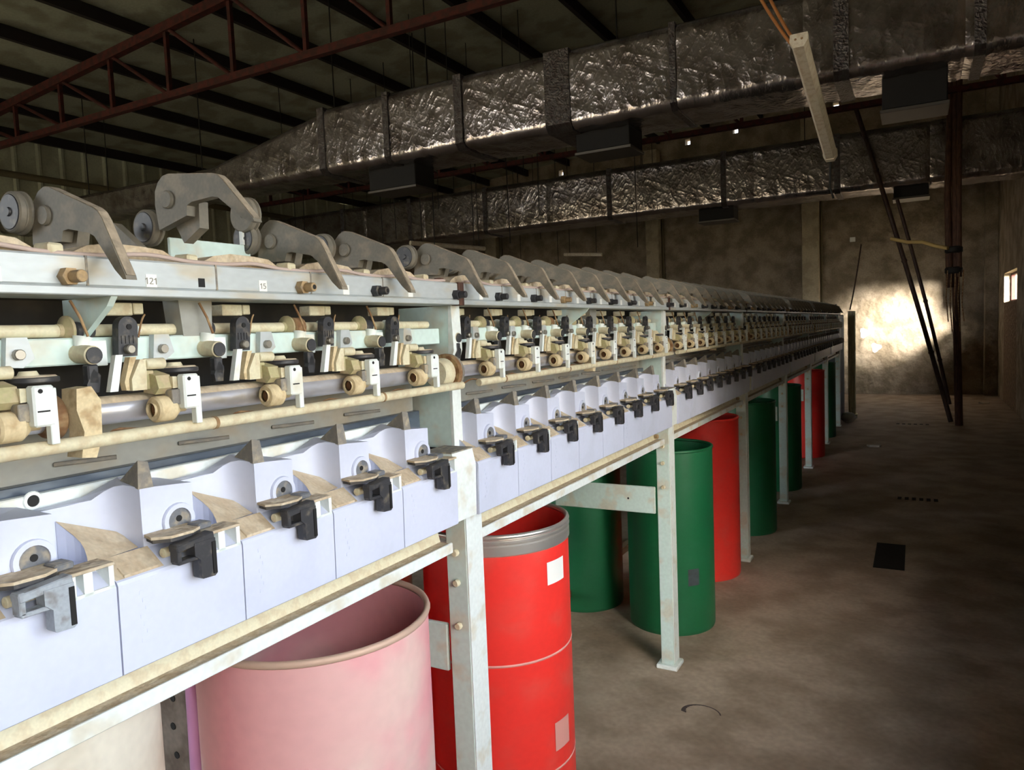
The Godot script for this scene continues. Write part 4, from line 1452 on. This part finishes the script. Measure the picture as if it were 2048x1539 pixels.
	for k in 5:
		s = st()
		var x := 0.42 + 0.05 * k
		tube(s, [Vector3(x, 2.3, -12.62), Vector3(x - 0.02, 1.9 - 0.1 * (k % 3), -12.6), Vector3(x + 0.01, 1.55 - 0.15 * (k % 2), -12.61)], 0.008, 5)
		part(s, "loose_end", M.rust, r)
	for q in [[Vector3(-0.83, 5.0, -13.0), Vector3(0.48, 0.02, -12.95), 0.034, "long dark bamboo pole leaning from the far duct to the floor"], [Vector3(-0.24, 3.45, -12.95), Vector3(0.46, 0.3, -12.85), 0.026, "shorter dark bamboo pole leaning beside the pole bundle"]]:
		s = st()
		var pts := []
		for k in 15:
			var t := k / 14.0
			pts.append(q[0].lerp(q[1], t) + Vector3(0.03 * sin(t * PI), 0, 0))
		tube(s, pts, q[2], 8)
		r = thing("bamboo_pole", q[3], "bamboo pole", q[1], "leaning bamboo poles")
		part(s, "cane", M.bamboo, r)
		for k in [3, 7, 11]:
			s = st()
			var dir: Vector3 = (pts[k + 1] - pts[k]).normalized()
			lathe(s, [Vector2(q[2], -0.03), Vector2(q[2] * 1.35, 0), Vector2(q[2], 0.03)], pts[k], dir, 10, true)
			part(s, "node_ring", M.bamboo, r)
	s = st()
	tube(s, [Vector3(-0.33, 2.86, -12.9), Vector3(-0.1, 2.78, -12.85), Vector3(0.1, 2.76, -12.8), Vector3(0.25, 2.68, -12.66), Vector3(0.42, 2.62, -12.56)], 0.028, 8)
	single(s, "pale_stick", M.stick, "pale yellow crooked stick tied across the leaning bamboo", "stick", Vector3(0.0, 2.76, -12.8))
	s = st()
	box(s, Vector3(-1.24, 3.31, -17.7), Vector3(-1.13, 3.41, -17.66), 0.005)
	single(s, "wall_switch", M.label, "small white switch box high on the far wall", "switch box", Vector3(-1.19, 3.31, -17.68))
	# flat white blotches on the far wall, seen past the machine end
	for q in [[-0.96, 1.33, 0.10, "upper white blotch on the far wall past the machine end"], [-0.74, 1.01, 0.095, "lower white blotch on the far wall past the machine end"]]:
		s = st()
		var blot := []
		for k in 14:
			var t := TAU * k / 14.0
			blot.append(Vector2(cos(t), sin(t)) * q[2] * (1.0 + 0.25 * sin(3.0 * t + q[1]) + 0.12 * sin(7.0 * t)))
		prism(s, blot, Vector3(q[0], q[1], -17.7), Vector3.RIGHT, Vector3.UP, Vector3.BACK, 0.0, 0.004)
		single(s, "white_blotch", M.label, q[3], "paint splash", Vector3(q[0], q[1], -17.7), "white blotches on the far wall")
	# canister on the end cabinet, crumpled bag at its foot
	s = st()
	lathe(s, [Vector2(0, 0), Vector2(0.055, 0), Vector2(0.058, 0.01), Vector2(0.058, 0.09), Vector2(0.04, 0.11), Vector2(0.03, 0.14), Vector2(0, 0.14)], Vector3(-1.12, 1.72, -12.9), Vector3.UP, 16)
	r = thing("oil_canister", "small dark canister standing on the far machine end", "canister", Vector3(-1.12, 1.72, -12.9))
	part(s, "body", M.cabinet, r)
	s = st()
	lathe(s, [Vector2(0, 0), Vector2(0.017, 0), Vector2(0.017, 0.03), Vector2(0, 0.03)], Vector3(-1.12, 1.86, -12.9), Vector3.UP, 10)
	part(s, "lid", M.dark, r)
	s = st()
	soft(s)
	var bag := []
	for i in 9:
		var row := []
		for k in 12:
			var ph := PI * i / 8.0
			var th := TAU * k / 12.0
			var rad := 0.11 * (1.0 + 0.22 * sin(5.0 * th + 2.0 * i) * sin(ph))
			row.append(Vector3(-0.93 + rad * sin(ph) * cos(th), 0.085 + 0.085 * cos(ph), -12.75 + rad * sin(ph) * sin(th)))
		bag.append(row)
	for i in 8:
		for k in 12:
			var c: Vector3 = bag[i][k]
			quad(s, bag[i][k], bag[i][(k + 1) % 12], bag[i + 1][(k + 1) % 12], bag[i + 1][k], c - Vector3(-0.93, 0.08, -12.75))
	single(s, "crumpled_bag", M.paper, "crumpled pale bag on the floor at the cabinet foot", "bag", Vector3(-0.93, 0, -12.75))
	# pipe along the left wall
	s = st()
	tube(s, [Vector3(-13.85, 4.74, 0.0), Vector3(-13.85, 4.75, -9.0), Vector3(-13.85, 4.74, -17.6)], 0.06, 10)
	single(s, "wall_pipe", M.conduit, "tan pipe running along the sheet wall on the left", "pipe", Vector3(-13.85, 4.74, -8))
	# thin wires hanging from the roof on the left
	for k in 34:
		var z := rng.randf_range(-12.6, -8.1) if k % 3 else rng.randf_range(-16.5, -14.2)
		var x := rng.randf_range(-13.2, -4.0) if k > 8 else rng.randf_range(-9.0, -5.0)
		var low := rng.randf_range(2.6, 4.6)
		s = st()
		tube(s, [Vector3(x, roof_y(x) + 0.02, z), Vector3(x + rng.randf_range(-0.03, 0.03), (low + roof_y(x)) / 2, z), Vector3(x, low, z)], 0.007, 5)
		single(s, "hanging_wire", M.wire, "thin dark wire hanging down from the roof", "wire", Vector3(x, low, z), "wires hanging from the roof")
	# things on the floor
	s = st()
	zyprism(s, [Vector2(-5.9, 0.0), Vector2(-5.9, 0.004), Vector2(-5.3, 0.004), Vector2(-5.3, 0.0)], -0.245, -0.06)
	r = thing("drain_cover", "black square drain cover set in the aisle floor", "drain", Vector3(-0.15, 0, -5.6))
	part(s, "plate", M.pit, r)
	for q in [[-0.035, -12.72, 0.22], [0.02, -7.46, 0.16]]:
		r = thing("floor_grate", "short dark slotted floor grate further down the aisle" if q[1] < -10 else "short dark slotted floor grate beyond the square drain", "grate", Vector3(q[0], 0, q[1]), "slotted grates in the aisle floor")
		for k in 6:
			s = st()
			box(s, Vector3(q[0] - q[2] + k * q[2] * 0.36, 0, q[1] - 0.05), Vector3(q[0] - q[2] + k * q[2] * 0.36 + q[2] * 0.2, 0.003, q[1] + 0.05))
			part(s, "slot", M.pit, r)
	s = st()
	var ring := []
	for k in 15:
		var t := k / 14.0 * PI
		ring.append(Vector3(-0.80 + 0.085 * cos(t + 0.25), 0.001, -3.0 - 0.07 * sin(t + 0.2)))
	for k in 14:
		var w := 0.006 + 0.02 * pow(k / 13.0, 3.0)
		var n: Vector3 = (ring[k] - Vector3(-0.8, 0.001, -2.97)).normalized() * w
		flat(s)
		quad(s, ring[k], ring[k + 1], ring[k + 1] - n, ring[k] - n, Vector3.UP)
	single(s, "floor_stain", M.stain, "dark arc-shaped stain on the floor near the second post", "stain", Vector3(-0.8, 0, -3.0))
	for q in [[-0.46, -10.4, "white paper scrap lying on the dark aisle floor"], [1.12, -15.9, "white plastic scrap on the floor under the far window"], [-0.16, -2.75, "tiny pale scrap on the near floor at the bottom"]]:
		s = st()
		var c := Vector3(q[0], 0.0, q[1])
		var sc: float = 0.09 if q[1] < -5 else 0.012
		prism(s, [Vector2(-1, -0.4), Vector2(-0.2, -0.7), Vector2(0.9, -0.3), Vector2(0.7, 0.5), Vector2(-0.6, 0.6)], c, Vector3.RIGHT * sc, Vector3.BACK * sc, Vector3.UP, 0.0, sc * 0.25)
		single(s, "paper_scrap", M.paper, q[2], "scrap", c, "scraps on the floor")
